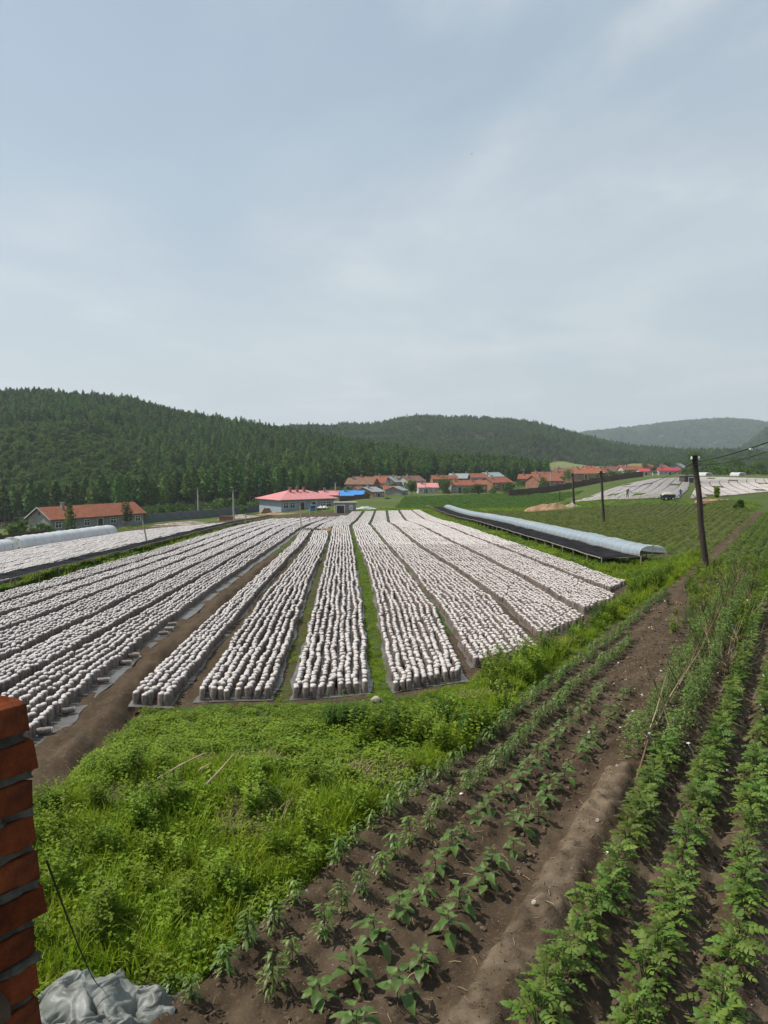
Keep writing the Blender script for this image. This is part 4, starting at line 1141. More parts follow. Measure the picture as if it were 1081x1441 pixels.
    P.append(np.stack([x, y, GH(x, y)], 1)); S.append(np.repeat(RNG.uniform(0.6, 1.3, len(x))[:, None], 3, 1)); I.append(np.where(r < 0.4, 7, np.where(r < 0.6, 6, np.where(r < 0.85, 4, 8))))
    P_ = np.concatenate(P)
    scatter('grass_and_weeds', P_, rand_rot(len(P_), 0.12), np.concatenate(S), np.concatenate(I), [proto('w', m) for m in WILD], 'stuff',
            'bright green grass and leafy weeds on the slope and verges', 'grass')
wild()

# --- crop fields too far off to tell the plants apart
def crops():
    m_field = mat('field_crop_leaf', (0.10, 0.14, 0.028), alt=(0.135, 0.17, 0.035), nscale=5, rnd=0.3, trans=0.3)
    cp = [weed(31, 30, 0.2, 0.2, 0.12, 0.085).mesh('w', m_field), weed(32, 26, 0.17, 0.17, 0.11, 0.08).mesh('w', m_field), weed(33, 26, 0.34, 0.24, 0.16, 0.10).mesh('w', m_darkweed)]
    P, I, S = [], [], []
    def rows(poly, ang, pitch, step, idx, sc):
        ca, sa = math.cos(ang), math.sin(ang)
        xs = [p[0] for p in poly]; ys = [p[1] for p in poly]
        cx_, cy_ = sum(xs) / len(xs), sum(ys) / len(ys); Rr = max(math.hypot(a - cx_, b - cy_) for a, b in zip(xs, ys))
        u, v = np.meshgrid(np.arange(-Rr, Rr, step), np.arange(-Rr, Rr, pitch))
        u = u.ravel() + RNG.normal(0, step * 0.25, u.size); v = v.ravel() + RNG.normal(0, pitch * 0.12, v.size)
        x = cx_ + u * ca - v * sa; y = cy_ + u * sa + v * ca
        k = in_poly(x, y, poly) & (RNG.uniform(0, 1, len(x)) > 0.08 + 0.5 * smooth(fbm(x * 0.12, y * 0.12, 3, 71), 0.15, 0.5)); x, y = x[k], y[k]
        P.append(np.stack([x, y, np.maximum(Hg(x, y), H(x, y) - 0.02)], 1)); I.append(RNG.choice(idx, len(x))); s = sc * RNG.uniform(0.6, 1.25, len(x)); S.append(np.repeat(s[:, None], 3, 1))
    field = [(12.6, 35), (12.2, 48), (11.8, 62), (11.4, 90), (11.6, 125), (22, 122), (31, 113), (40, 112), (49, 108), (45, 96), (35, 74), (27, 56), (19.5, 41), (15.0, 32.5)]
    rows(field, math.radians(62), 0.70, 0.36, [0, 1], 0.85)
    field2 = [(2, 150), (6, 220), (45, 250), (52, 200), (40, 170), (30, 146), (12, 135)]
    rows(field2, math.radians(20), 0.9, 0.7, [2], 1.35)
    P_ = np.concatenate(P)
    scatter('field_crop', P_, rand_rot(len(P_), 0.08), np.concatenate(S), np.concatenate(I), [proto('w', m) for m in cp], 'stuff',
            'low green crop filling the field beyond the clear tunnel', 'crop')
crops()

# --- garden plants, each one a thing
def eggplants():
    lv = []
    r = random.Random(5)
    for k in range(4):
        mb = MB(); mb.tube([(0, 0, 0), (0.05, 0, 0.012), (0.09, 0, 0.005)], 0.004, 4, cap=False)
        leaf(mb, (0.085, 0, 0.005), 0, 0.05, 0.14 + 0.02 * k, 0.085 + 0.008 * k, droop=0.45, fold=0.25, wav=0.25); lv.append(mb.mesh('leaf', m_egg, True))
    lv = []
    for k in range(5):                                   # lobed, curled leaves with a sunk midrib
        mb = MB(); mb.tube([(0, 0, 0), (0.04, 0, 0.012), (0.075, 0, 0.008)], 0.0035, 4, cap=False)
        L = 0.13 + 0.018 * k; W = L * r.uniform(0.56, 0.68); nu_, nv_ = 8, 5; V = []
        for i in range(nu_ + 1):
            t = i / nu_; w = W * 0.5 * (math.sin(math.pi * min(1, t ** 0.72)) ** 0.75) * (1 + 0.13 * math.sin(t * 17 + k)) if 0 < i < nu_ else W * 0.02
            for j in range(nv_):
                v = -1 + 2 * j / (nv_ - 1)
                V.append((0.07 + L * t, w * v, 0.008 + 0.22 * w * abs(v) * (1 + 0.5 * math.sin(9 * t + 3 * v + k)) - (0.35 + 0.1 * k) * L * t * t + 0.06 * L * math.sin(7 * t + k) * v))
        mb.add(V, [(i * nv_ + j, (i + 1) * nv_ + j, (i + 1) * nv_ + j + 1, i * nv_ + j + 1) for i in range(nu_) for j in range(nv_ - 1)])
        lv.append(mb.mesh('leaf', m_egg, True))
    sm = []
    for k in range(3):
        mb = MB(); mb.tube([(0, 0, -0.03), (0.01 * k - 0.01, 0.008, 0.12), (0.012, -0.01 * k, 0.27)], [0.009, 0.007, 0.004], 6); sm.append(mb.mesh('stem', m_eggstem, True))
    n = 0
    for ri, c in enumerate(ROWS_EGG):
        which = 'row nearest the bare ridge' if ri == 0 else 'row next to the peppers'
        a = 4.15 + 0.18 * ri; q = 0
        while a < 13.1:
            cc = c + random.uniform(-0.06, 0.06)
            x, y = gxy(a, cc); z = float(GH(x, y))
            px, py = in_frame(x, y, z + 0.15)
            if -10 < px < 1090 and py < 1470:
                e = empty('eggplant', (x, y, z), random.uniform(0, 6.28))
                s = random.uniform(0.5, 0.82) * (0.85 if a > 10.5 else 1.0); e.scale = (s, s, s)
                tag(e, 'young broad-leaved eggplant, %s from the near end, %s' % (ordn(q), which), 'eggplant', 'eggplants in two rows')
                obj('stem', sm[q % 3], e)
                nl = random.randint(9, 12)
                for k in range(nl):
                    t = 0.2 + 0.8 * k / (nl - 1)
                    o = obj('leaf', lv[(k + q) % 5], e, (0.012 * t, 0, 0.26 * t))
                    o.rotation_euler = (random.uniform(-0.25, 0.25), -0.55 * t + random.uniform(-0.2, 0.35), k * 2.4 + random.uniform(-0.3, 0.3))
                    f = (1.15 - 0.5 * t) * random.uniform(0.85, 1.15); o.scale = (f, f, f)
                q += 1
            a += random.uniform(0.31, 0.44)
eggplants()
def peppers():
    fol = []; stm = []
    for k in range(5):
        r = random.Random(40 + k); mb = MB()
        for j in range(64):
            t = r.uniform(0.12, 1.0); az = r.uniform(0, 6.28); q = 0.085 * math.sin(math.pi * min(1, 0.25 + 0.62 * t)) * r.uniform(0.15, 1.0)
            leaf(mb, (q * math.cos(az), q * math.sin(az), 0.27 * t), az + r.uniform(-0.6, 0.6), r.uniform(-0.4, 0.6), r.uniform(0.05, 0.085), r.uniform(0.02, 0.032), droop=0.5, seg=3, fold=0.2)
        fol.append(mb.mesh('foliage', m_pep, True))
        mb = MB(); mb.tube([(0, 0, -0.03), (0.005, 0, 0.12), (0, 0.005, 0.24)], [0.006, 0.005, 0.003], 5)
        for j in range(4):
            az = r.uniform(0, 6.28); mb.tube([(0, 0, 0.1), (0.06 * math.cos(az), 0.06 * math.sin(az), 0.2)], [0.004, 0.002], 4, cap=False)
        stm.append(mb.mesh('stem', m_stem, True))
    for ri, c in enumerate(ROWS_PEP + (-4.0,)):
        which = ['row beside the eggplants', 'row along the grass verge', 'short row at the grass corner'][ri]
        a0, a1 = [(4.3, 17.6), (3.9, 25.5), (3.4, 5.4)][ri]; a = a0; q = 0
        while a < a1:
            x, y = gxy(a, c + random.uniform(-0.05, 0.05)); z = float(GH(x, y)); px, py = in_frame(x, y, z + 0.1)
            if -10 < px < 1090 and py < 1460 and c > -4.3 and not (ri == 1 and random.random() < 0.05):
                e = empty('pepper_plant', (x, y, z), random.uniform(0, 6.28)); s = random.uniform(0.72, 1.1) * (0.95 if a < 7.5 else 0.9); e.scale = (s, s, s * random.uniform(0.9, 1.1))
                tag(e, 'small bushy pepper plant, %s from the near end, %s' % (ordn(q), which), 'pepper plant', 'pepper plants in rows')
                obj('stem', stm[q % 5], e); obj('foliage', fol[(q * 3 + ri) % 5], e)
                q += 1
            a += random.uniform(0.28, 0.36) if a < 8 else random.uniform(0.2, 0.26)
peppers()
def ridge_crop():
    lv = []
    for k in range(4):                                   # compound leaves
        r = random.Random(70 + k); mb = MB(); L = 0.115 + 0.014 * k
        mb.tube([(0, 0, 0), (L * 0.5, 0, 0.03), (L, 0, 0.0)], [0.004, 0.003, 0.002], 4, cap=False)
        for j in range(3):
            t = 0.35 + 0.24 * j
            for sgn in (-1, 1):
                leaf(mb, (L * t, 0, 0.03 * math.sin(math.pi * t)), sgn * (1.15 - 0.15 * j) + r.uniform(-0.15, 0.15), r.uniform(-0.1, 0.25), 0.05 * r.uniform(0.8, 1.15), 0.04, droop=0.45, seg=3, fold=0.2)
        leaf(mb, (L, 0, 0), r.uniform(-0.2, 0.2), -0.05, 0.06, 0.048, droop=0.4, seg=3, fold=0.2)
        lv.append(mb)
    lme = [m.mesh('leaf', m_pot, True) for m in lv]
    def arrangement(seed, n):
        r = random.Random(seed); out = []
        for k in range(n):
            t = k / (n - 1); az = k * 2.4 + r.uniform(-0.3, 0.3); q = 0.02 + 0.085 * (1 - t) * r.uniform(0.3, 1.3)
            out.append(((q * math.cos(az), q * math.sin(az), 0.07 + 0.24 * t * r.uniform(0.7, 1.05)), (r.uniform(-0.5, 0.5), r.uniform(-0.45, 0.3) - 0.35 * t, az), r.uniform(0.8, 1.15)))
        return out
    stm = MB()
    for k in range(6):
        az = k * 1.05; stm.tube([(0, 0, -0.04), (0.05 * math.cos(az), 0.05 * math.sin(az), 0.15), (0.08 * math.cos(az), 0.08 * math.sin(az), 0.28)], [0.007, 0.006, 0.003], 5)
    sme = stm.mesh('stem', m_stem, True)
    from mathutils import Euler
    fol = []
    for k in range(4):                                   # the same leaves joined, for plants farther off
        mb = MB()
        for p, rt, s in arrangement(80 + k, 30):
            M = Matrix.Translation(p) @ Euler(rt).to_matrix().to_4x4() @ Matrix.Scale(s, 4)
            L = lv[(k + len(mb.f)) % 4]; mb.add([M @ Vector(v) for v in L.v], L.f)
        fol.append(mb.mesh('foliage', m_pot, True))
    names = ['row right of the bare ridge', 'second row from the bare ridge', 'third row from the bare ridge', 'row at the right picture edge', 'far right row']
    cnt = 0
    for ri, c in enumerate(ROWS_POT):
        a = 3.9; q = 0
        while a < (10.3 if ri == 0 else 27.0):
            wob = float(fbm(a * 0.5, 0.0, 2, 41)) * 0.05
            x, y = gxy(a, c + wob + random.uniform(-0.04, 0.04)); z = float(GH(x, y)); px, py = in_frame(x, y, z + 0.2)
            if 0 < px < 1110 and py < 1500 and not ((ri >= 2 and random.random() < 0.2) or random.random() < 0.05):
                e = empty('leafy_crop_plant', (x, y, z), random.uniform(0, 6.28)); s = random.uniform(0.8, 1.12) * (0.85 if a > 12 else 0.98); e.scale = (s * 0.82, s * 0.82, s * 0.86)
                tag(e, 'bushy plant with divided leaves, %s from the near end, %s' % (ordn(q), names[ri]), 'crop plant', 'leafy plants on the ridges')
                obj('stem', sme, e)
                if y < 7.2:
                    for k, (p, rt, s2) in enumerate(arrangement(100 + cnt, 26)):
                        o = obj('leaf', lme[k % 4], e, p); o.rotation_euler = rt; o.scale = (s2, s2, s2)
                else: obj('foliage', fol[cnt % 4], e)
                q += 1; cnt += 1
            a += random.uniform(0.24, 0.31)
ridge_crop()
def vines():
    fol = []
    for k in range(5):
        r = random.Random(120 + k); mb = MB()
        for j in range(150):
            t = r.random() ** 0.8; az = r.uniform(0, 6.28); q = 0.17 * (1 - 0.35 * t) * math.sqrt(r.random())
            tri_leaf(mb, (q * math.cos(az) + 0.04 * math.sin(6 * t), q * math.sin(az), 0.62 * t), r.uniform(0, 6.28), r.uniform(-0.5, 0.6), r.uniform(0.04, 0.07), r.uniform(0.028, 0.045), r)
        fol.append(mb.mesh('foliage', m_vine, False))
    stm = MB()
    for k in range(3): stm.tube([(0.03 * k, 0, -0.03), (0.02, 0.03 * k, 0.3), (-0.02 * k, 0.02, 0.6)], [0.004, 0.003, 0.002], 4)
    sme = stm.mesh('stem', m_stem)
    for ri, c in enumerate(ROWS_PEA):
        a = 10.0 + 0.15 * ri; q = 0
        while a < 25.5:
            x, y = gxy(a, c + random.uniform(-0.06, 0.06)); z = float(GH(x, y)); px, py = in_frame(x, y, z + 0.3)
            if px < 1100 and random.random() > 0.06:
                e = empty('vine_plant', (x, y, z), random.uniform(0, 6.28)); s = random.uniform(0.75, 1.1); e.scale = (s, s, s * random.uniform(0.8, 1.15))
                tag(e, 'fine-leaved climbing vine, %s from the near end of the %s staked row' % (ordn(q), ['left', 'right'][ri]), 'vine', 'climbing vines on the staked rows')
                obj('stem', sme, e); obj('foliage', fol[q % 5], e); q += 1
            a += random.uniform(0.26, 0.36)
    # weeds and vines around the pole foot
    # low seedlings in the far rows
    r = random.Random(3)
    low = [weed(140 + k, 40, 0.2, 0.2, 0.08, 0.05).mesh('foliage', m_pot) for k in range(2)]
    P, S = [], []
    for c in np.arange(-2.75, 1.0, 0.47):
        a = np.arange(29.0, 76.0, 0.24); a = a + RNG.normal(0, 0.04, len(a)); cc = c + RNG.normal(0, 0.03, len(a))
        x, y = gxy(a, cc); P.append(np.stack([x, y, GH(x, y)], 1))
    P = np.concatenate(P); s = RNG.uniform(0.6, 1.15, len(P))
    scatter('row_seedlings', P, rand_rot(len(P)), np.repeat(s[:, None], 3, 1), RNG.integers(0, 2, len(P)), [proto('w', m) for m in low], 'stuff', 'narrow green rows of low crop beyond the leaning pole', 'crop')
vines()
def dead_brush():
    pr = []
    for k in range(4):
        r = random.Random(400 + k); mb = MB()
        for j in range(7):
            p = Vector((r.uniform(-0.15, 0.15), r.uniform(-0.15, 0.15), 0)); d = Vector((r.gauss(0, 0.5), r.gauss(0, 0.5), r.uniform(0.5, 1.2))).normalized(); L = r.uniform(0.35, 0.9)
            q = p + d * L * 0.5 + Vector((r.gauss(0, 0.05), r.gauss(0, 0.05), 0)); e = p + d * L
            mb.tube([p, q, e], [0.006, 0.0045, 0.002], 4, cap=False); mb.tube([q, q + Vector((r.gauss(0, 0.15), r.gauss(0, 0.15), 0.15))], [0.004, 0.002], 4, cap=False)
        pr.append(mb.mesh('w', m_dry if k % 2 else m_eggstem))
    n = 130; a = RNG.uniform(15, 33, n); c = RNG.uniform(-2.0, -0.6, n) - 0.04 * (a - 15); x, y = gxy(a, c)
    scatter('dead_brush', np.stack([x, y, GH(x, y)], 1), rand_rot(n, 0.3), np.repeat(RNG.uniform(0.5, 1.2, n)[:, None], 3, 1), RNG.integers(0, 4, n), [proto('w', m) for m in pr], 'stuff', 'tangle of dead twigs and brush among the far vines', 'brush')
dead_brush()
# clods and small stones on the dug soil
m_frame_white = mat('plastic_scrap', (0.6, 0.6, 0.58), rough=0.5)
def clods():
    me = []
    for k in range(3):
        r = random.Random(150 + k); mb = MB()
        V = [Vector((r.gauss(0, 1), r.gauss(0, 1), r.gauss(0, 1))).normalized() for _ in range(14)]
        import bmesh
        bm = bmesh.new()
        for v in V: bm.verts.new((v.x * r.uniform(0.7, 1.1), v.y * r.uniform(0.7, 1.1), v.z * 0.7))
        bmesh.ops.convex_hull(bm, input=bm.verts)
        m = bpy.data.meshes.new('clod'); bm.to_mesh(m); bm.free()
        m.materials.append(mat('clod', (0.07, 0.048, 0.031), alt=(0.11, 0.08, 0.055), nscale=2, rnd=0.3) if k < 2 else mat('pebble', (0.36, 0.33, 0.29), rnd=0.3)); me.append(m)
    mb = MB(); mb.tube([(-2.2, 0, 0), (0.3, 0.25, 0.2), (2.4, -0.1, 0.05)], 0.13, 4); me.append(mb.mesh('straw', m_dry))
    mb = MB(); mb.add([(-1, -0.7, 0), (0.8, -0.9, 0.3), (1.1, 0.6, 0.05), (-0.6, 0.9, 0.4), (0, 0, 0.7)], [(0, 1, 4), (1, 2, 4), (2, 3, 4), (3, 0, 4)]); me.append(mb.mesh('scrap', m_frame_white))
    n = 26000
    a = RNG.uniform(3.6, 24, n) ** 1.0; c = RNG.uniform(GC0 + 0.1, 1.5, n); x, y = gxy(a, c)
    s = 0.006 + 0.030 * RNG.uniform(0, 1, n) ** 5
    k = RNG.choice([0, 1, 2, 3, 4], n, p=[0.45, 0.43, 0.03, 0.0893, 0.0007]); s = np.where(k == 3, RNG.uniform(0.010, 0.028, n), s); s = np.where(k == 4, RNG.uniform(0.012, 0.03, n), s)
    s = np.where((np.abs(c - ROW_PATH) < 0.26) & (a < 10.2) & (k < 2), np.minimum(s, 0.009), s)
    scatter('soil_clods', np.stack([x, y, GH(x, y) + s * 0.2], 1), rand_rot(n, 0.5), np.repeat(s[:, None], 3, 1), k, [proto('w', m) for m in me], 'stuff', 'crumbs of earth and small stones on the dug soil', 'soil')
clods()
# ------------------------------------------------------------------ brick pillar at the window
m_brick = mat('red_brick', (0.165, 0.045, 0.018), alt=(0.085, 0.024, 0.012), nscale=24, rough=1.0, spec=0.0, rnd=0.25, bump=1.0, bscale=60, bdist=0.012, alt2=(0.045, 0.022, 0.015), n2=9)  # brick colour darkened: shade of the unbuilt house around it is put in here
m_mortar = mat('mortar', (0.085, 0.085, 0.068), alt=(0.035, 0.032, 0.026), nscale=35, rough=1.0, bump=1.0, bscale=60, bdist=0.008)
m_plaster = mat('rough_render', (0.045, 0.033, 0.025), alt=(0.075, 0.052, 0.038), nscale=12, rough=1.0, bump=1.0, bscale=30, bdist=0.012)
def rounded_brick(L, W, Hh, seed):
    import bmesh
    bm = bmesh.new(); bmesh.ops.create_cube(bm, size=1.0)
    for v in bm.verts: v.co = Vector((v.co.x * L, v.co.y * W, v.co.z * Hh))
    bmesh.ops.bevel(bm, geom=bm.edges[:], offset=0.005, segments=2, affect='EDGES', profile=0.6)
    bmesh.ops.subdivide_edges(bm, edges=[e for e in bm.edges if e.calc_length() > 0.05], cuts=5, use_grid_fill=True)
    r = random.Random(seed)
    for v in bm.verts:
        n = float(fbm(v.co.x * 30 + seed, v.co.z * 30 + v.co.y * 23, 3, seed)); v.co += v.co.normalized() * (n * 0.013 - 0.006 * max(0.0, float(noise2(v.co.x * 60 + seed * 3, v.co.z * 60 + v.co.y * 50, 2)) - 0.2) * 4)
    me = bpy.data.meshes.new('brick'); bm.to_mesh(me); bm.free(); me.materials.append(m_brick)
    for p in me.polygons: p.use_smooth = True
    return me
def pillar():
    E = at(58, 1200, 1.27); ex, ey = E.x, E.y
    t = Vector((-0.54, -0.84, 0)); n = Vector((-0.84, 0.54, 0))       # along the face towards the viewer; into the wall
    rz = math.atan2(t.y, t.x)
    ztop = at(40, 990, 1.25).z
    zb = Hs(ex, ey) - 0.05
    root = empty('brick_pillar', (ex, ey, zb), rz)
    tag(root, 'rough red brick pillar with thick grey mortar at the left picture edge', 'pillar')
    # local axes: x along the face, -y into the wall (rotating t by +90 degrees points out of the wall)
    side = -1.0 if Vector((-t.y, t.x, 0)).dot(n) < 0 else 1.0
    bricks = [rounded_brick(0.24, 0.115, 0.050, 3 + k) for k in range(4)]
    pitch = 0.0645; ncourse = int((ztop - zb) / pitch) + 1
    core = MB(); hh = ztop - zb - 0.052
    L = 0.50
    # mortar core: a slightly recessed, uneven body
    nz = ncourse * 4
    def slab(z0, z1, sd):                                # one uneven bed of mortar, slopped out between the courses
        n = 26; per = []
        for q in range(n): per.append((0.007 + (L - 0.007) * q / (n - 1), 0.0))
        for q in range(10): per.append((L, side * 0.236 * (q + 1) / 10))
        for q in range(n): per.append((L - (L - 0.007) * q / (n - 1), side * 0.236))
        for q in range(9): per.append((0.007, side * 0.236 * (9 - q) / 10))
        m = len(per); V = []
        for zi, z in enumerate((z0, (z0 * 2 + z1) / 3, (z0 + 2 * z1) / 3, z1)):
            for q, (x, y) in enumerate(per):
                o = 0.007 - 0.016 * float(fbm(q * 0.7, sd * 3.1, 3, 5)) - (0.003 if zi in (0, 3) else 0)
                cx_, cy_ = L / 2, side * 0.118; f = 1 - o / max(0.05, min(abs(x - cx_) + 0.05, 0.3))
                V.append((cx_ + (x - cx_) * f, cy_ + (y - cy_) * (1 - o / 0.118), z + 0.005 * float(noise2(q * 0.6, zi * 0.3 + sd, 3))))
        Fc = [(a * m + q, a * m + (q + 1) % m, (a + 1) * m + (q + 1) % m, (a + 1) * m + q) for a in range(3) for q in range(m)]
        core.add(V, Fc + [tuple(range(m)), tuple(range(3 * m, 4 * m))])
    for k in range(1, ncourse):
        z0 = hh + 0.052 - k * pitch
        slab(z0 - 0.001, z0 + pitch - 0.0505, k)
    core.box((L / 2 + 0.03, side * 0.125, hh / 2), (L - 0.03, 0.20, hh - 0.004))
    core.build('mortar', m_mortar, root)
    for k in range(ncourse):
        z = hh + 0.052 - 0.0265 - k * pitch
        if k % 2 == 0: xs = [(0.12, 0), (0.372, 0)]
        else: xs = [(0.0575, 1), (0.246, 0), (0.44, 1)]
        for i, (x, hd) in enumerate(xs):
            for row in (0, 1):
                if hd and row: continue
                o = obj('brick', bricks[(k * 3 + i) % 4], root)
                ox = random.uniform(-0.010, 0.010); 
                if hd:
                    o.location = (x + ox, side * (0.12 + random.uniform(-0.004, 0.004)), z); o.rotation_euler = (0, random.gauss(0, 0.012), math.pi / 2 + random.gauss(0, 0.02))
                else:
                    o.location = (x + ox, side * (0.0575 + row * 0.125 + random.uniform(-0.004, 0.003)), z); o.rotation_euler = (0, random.gauss(0, 0.02), random.gauss(0, 0.03))
    # smear of render over the lower left of the face
    u = np.linspace(0.07, 0.5, 24); v = np.linspace(0.0, 0.30, 26)
    U, V = np.meshgrid(u, v, indexing='ij')
    edge = 0.05 + 0.16 * (V / 0.30) ** 0.8 + 0.02 * noise2(V * 30, V * 0, 5)
    zz = hh - 0.46 + V
    thick = 0.012 + 0.012 * fbm(U * 25, V * 25, 3, 8)
    X = np.maximum(U, edge); Yl = -side * np.where(U <= edge, -0.004, thick)
    me = grid_mesh('render_smear', np.stack([X, Yl, zz], -1).reshape(-1, 3), 24, 26, m_plaster)
    obj('render_smear', me, root)
pillar()

# ------------------------------------------------------------------ crumpled plastic sheet at the foot of the slope
m_sheet = mat('plastic_sheet', (0.38, 0.40, 0.375), alt=(0.27, 0.285, 0.265), nscale=5, rough=0.38, spec=0.4, trans=0.5, bump=0.5, bscale=22, bdist=0.01, alt2=(0.2, 0.19, 0.16), n2=11)
def plastic():
    """a sheet of film dropped on itself: a short cloth drop, then frozen into a plain mesh"""
    c = ground(148, 1428); c = Vector((c.x, c.y - 0.06, Hs(c.x, c.y - 0.06)))
    tmp = []
    rr = random.Random(9)
    fl = MB(); fl.add([(-2, -2, 0), (2, -2, 0), (2, 2, 0), (-2, 2, 0)], [(0, 1, 2, 3)]); o = fl.build('drop_floor', m_stone0); tmp.append(o)
    for x, y, z, r in ((-0.17, -0.02, 0.06, 0.19), (0.02, 0.08, 0.03, 0.14), (0.24, 0.10, 0.0, 0.11), (0.10, -0.22, 0.02, 0.13), (0.33, -0.05, 0.0, 0.09), (-0.05, -0.32, 0.03, 0.14)):
        b = MB(); b.tube([(x, y, z - r * 0.95), (x, y, z - r * 0.6), (x, y, z), (x, y, z + r * 0.6), (x, y, z + r * 0.95)], [r * 0.3, r * 0.8, r, r * 0.8, r * 0.3], 12); o = b.build('drop_form', m_stone0); tmp.append(o)
    for o in tmp:
        cm = o.modifiers.new('col', 'COLLISION'); o.collision.thickness_outer = 0.008; o.collision.cloth_friction = 25
    n = 72; u = np.linspace(-0.5, 0.5, n); U, V = np.meshgrid(u, u, indexing='ij')
    sq = 0.62                                            # squeezed sideways so that it must buckle into folds
    X = U * 1.55 * sq + 0.03 + 0.015 * np.sin(V * 23); Y = V * 1.3 * 0.62 - 0.06 + 0.015 * np.sin(U * 19); Z = 0.34 + 0.075 * np.sin(U * 17 + 5 * V + 1.5 * np.sin(V * 9)) + 0.035 * np.sin(V * 15 - 6 * U) + 0.03 * fbm(U * 6, V * 6, 3, 4)
    me = grid_mesh('drop_sheet', np.stack([X, Y, Z], -1).reshape(-1, 3), n, n, m_sheet); me.flip_normals()
    o = obj('drop_sheet', me); tmp.append(o)
    cl = o.modifiers.new('cloth', 'CLOTH'); st = cl.settings; st.quality = 5; st.mass = 0.12; st.tension_stiffness = 12; st.compression_stiffness = 12; st.shear_stiffness = 5; st.bending_stiffness = 0.12; st.air_damping = 2
    cl.collision_settings.use_self_collision = True; cl.collision_settings.self_distance_min = 0.006; cl.collision_settings.distance_min = 0.006
    cl.point_cache.frame_start = 1; cl.point_cache.frame_end = 40
    for f in range(1, 31): SC.frame_set(f)
    dg = bpy.context.evaluated_depsgraph_get(); ev = o.evaluated_get(dg); fin = bpy.data.meshes.new_from_object(ev)
    for t in tmp: bpy.data.objects.remove(t, do_unlink=True)
    SC.frame_set(1)
    fin.name = 'plastic_sheet'; fin.polygons.foreach_set('use_smooth', np.ones(len(fin.polygons), bool))
    o = obj('plastic_sheet', fin, None, c); o.scale = (1.12, 1.05, 1.2); s_ = o.modifiers.new('round', 'SUBSURF'); s_.levels = s_.render_levels = 1
    tag(o, 'crumpled translucent grey plastic sheet heaped beside the brick pillar', 'plastic sheet')
m_stone0 = mat('form', (0.2, 0.2, 0.2))
plastic()
m_cable = mat('black_cable', (0.012, 0.012, 0.013), rough=0.6)
def sag_line(p, q, sag, n=16):
    p, q = Vector(p), Vector(q)
    return [p.lerp(q, k / n) - Vector((0, 0, sag * 4 * (k / n) * (1 - k / n))) for k in range(n + 1)]
def cable(name, label, p, q, sag, r, cat='cable', m=None):
    mb = MB(); p = Vector(p); mb.tube([v - p for v in sag_line(p, q, sag)], r, 5)
    o = mb.build(name, m or m_cable, None, loc=p); tag(o, label, cat); return o
c0 = at(66, 1212, 1.30); c1 = ground(152, 1405)
cable('cable', 'thin black wire running from the brick pillar down to the plastic sheet', c0, (c1.x, c1.y - 0.1, c1.z + 0.14), 0.06, 0.0022)
# ------------------------------------------------------------------ stone, sticks and stakes
m_stone = mat('pale_stone', (0.48, 0.43, 0.35), alt=(0.36, 0.31, 0.25), nscale=8, bump=0.5, bscale=20)
def rock(name, label, p, s, seed, m=m_stone, cat='stone', group=None):
    import bmesh
    r = random.Random(seed); bm = bmesh.new()
    for k in range(22):
        v = Vector((r.gauss(0, 1), r.gauss(0, 1), r.gauss(0, 1))).normalized(); bm.verts.new((v.x * s[0], v.y * s[1], v.z * s[2]))
    bmesh.ops.convex_hull(bm, input=bm.verts)
    bmesh.ops.bevel(bm, geom=[e for e in bm.edges], offset=min(s) * 0.12, segments=1, affect='EDGES')
    me = bpy.data.meshes.new(name); bm.to_mesh(me); bm.free(); me.materials.append(m)
    o = obj(name, me, None, p); tag(o, label, cat, group); return o
g = ground(529, 990); rock('stone', 'pale flat-sided stone at the near end of the green strip', (g.x, g.y, g.z + 0.05), (0.10, 0.07, 0.07), 4)
g = ground(752, 1291); rock('stone', 'small grey stone on the soil beside the bare ridge', (g.x, g.y, top(g.x, g.y) + 0.015), (0.03, 0.025, 0.025), 6)
m_stick = mat('pale_stick', (0.42, 0.33, 0.22), alt=(0.30, 0.22, 0.14), nscale=9, rough=0.9)
m_stake = mat('brown_stake', (0.12, 0.075, 0.045), alt=(0.20, 0.13, 0.08), nscale=9, rough=0.9, rnd=0.25)
def stick(label, pts, r, m=m_stick, cat='stick', name='stick', group=None):
    mb = MB(); p0 = Vector(pts[0]); mb.tube([Vector(p) - p0 for p in pts], [r] + [r * 0.85] * (len(pts) - 2) + [r * 0.6], 6)
    o = mb.build(name, m, None, loc=p0, smooth_=True); tag(o, label, cat, group); return o
for pl, lab in (([(222, 1126), (254, 1110), (288, 1095)], 'pale stick lying on the weeds, the leftmost of three'), ([(280, 1113), (298, 1105)], 'short pale stick lying between two longer ones'),
                ([(291, 1134), (312, 1115), (330, 1096)], 'long pale stick lying across the brush hollow')):
    P = [ground(*q) for q in pl]; stick(lab, [p + Vector((0, 0, 0.22 + 0.03 * i)) for i, p in enumerate(P)], 0.011)
# the staked frame at the near end of the vine rows: (base pixel, top pixel, how much nearer or farther the top leans)
STK = [((893, 1103), (914, 1035), 0.5, 0.016, 'orange-brown stake at the near end of the vine row'), ((905, 1050), (927, 1000), 0.4, 0.018, 'thick dark stake tied with white string at the row end'),
       ((935, 1045), (978, 968), 0.8, 0.016, 'black leaning stake behind the first tied pair'), ((926, 1002), (911, 953), 0.3, 0.008, 'thin bare twig rising above the tied stakes'),
       ((928, 1000), (951, 962), 0.3, 0.008, 'thin twig leaning right from the tied stakes'), ((925, 1000), (901, 975), 0.3, 0.007, 'thin twig leaning left from the tied stakes'),
       ((950, 956), (923, 905), 0.5, 0.009, 'long thin stick slanting over the bare soil'), ((977, 942), (955, 910), 0.5, 0.008, 'second thin stick slanting over the bare soil'),
       ((911, 1020), (887, 975), 0.3, 0.007, 'thin twig standing between the last eggplants')]
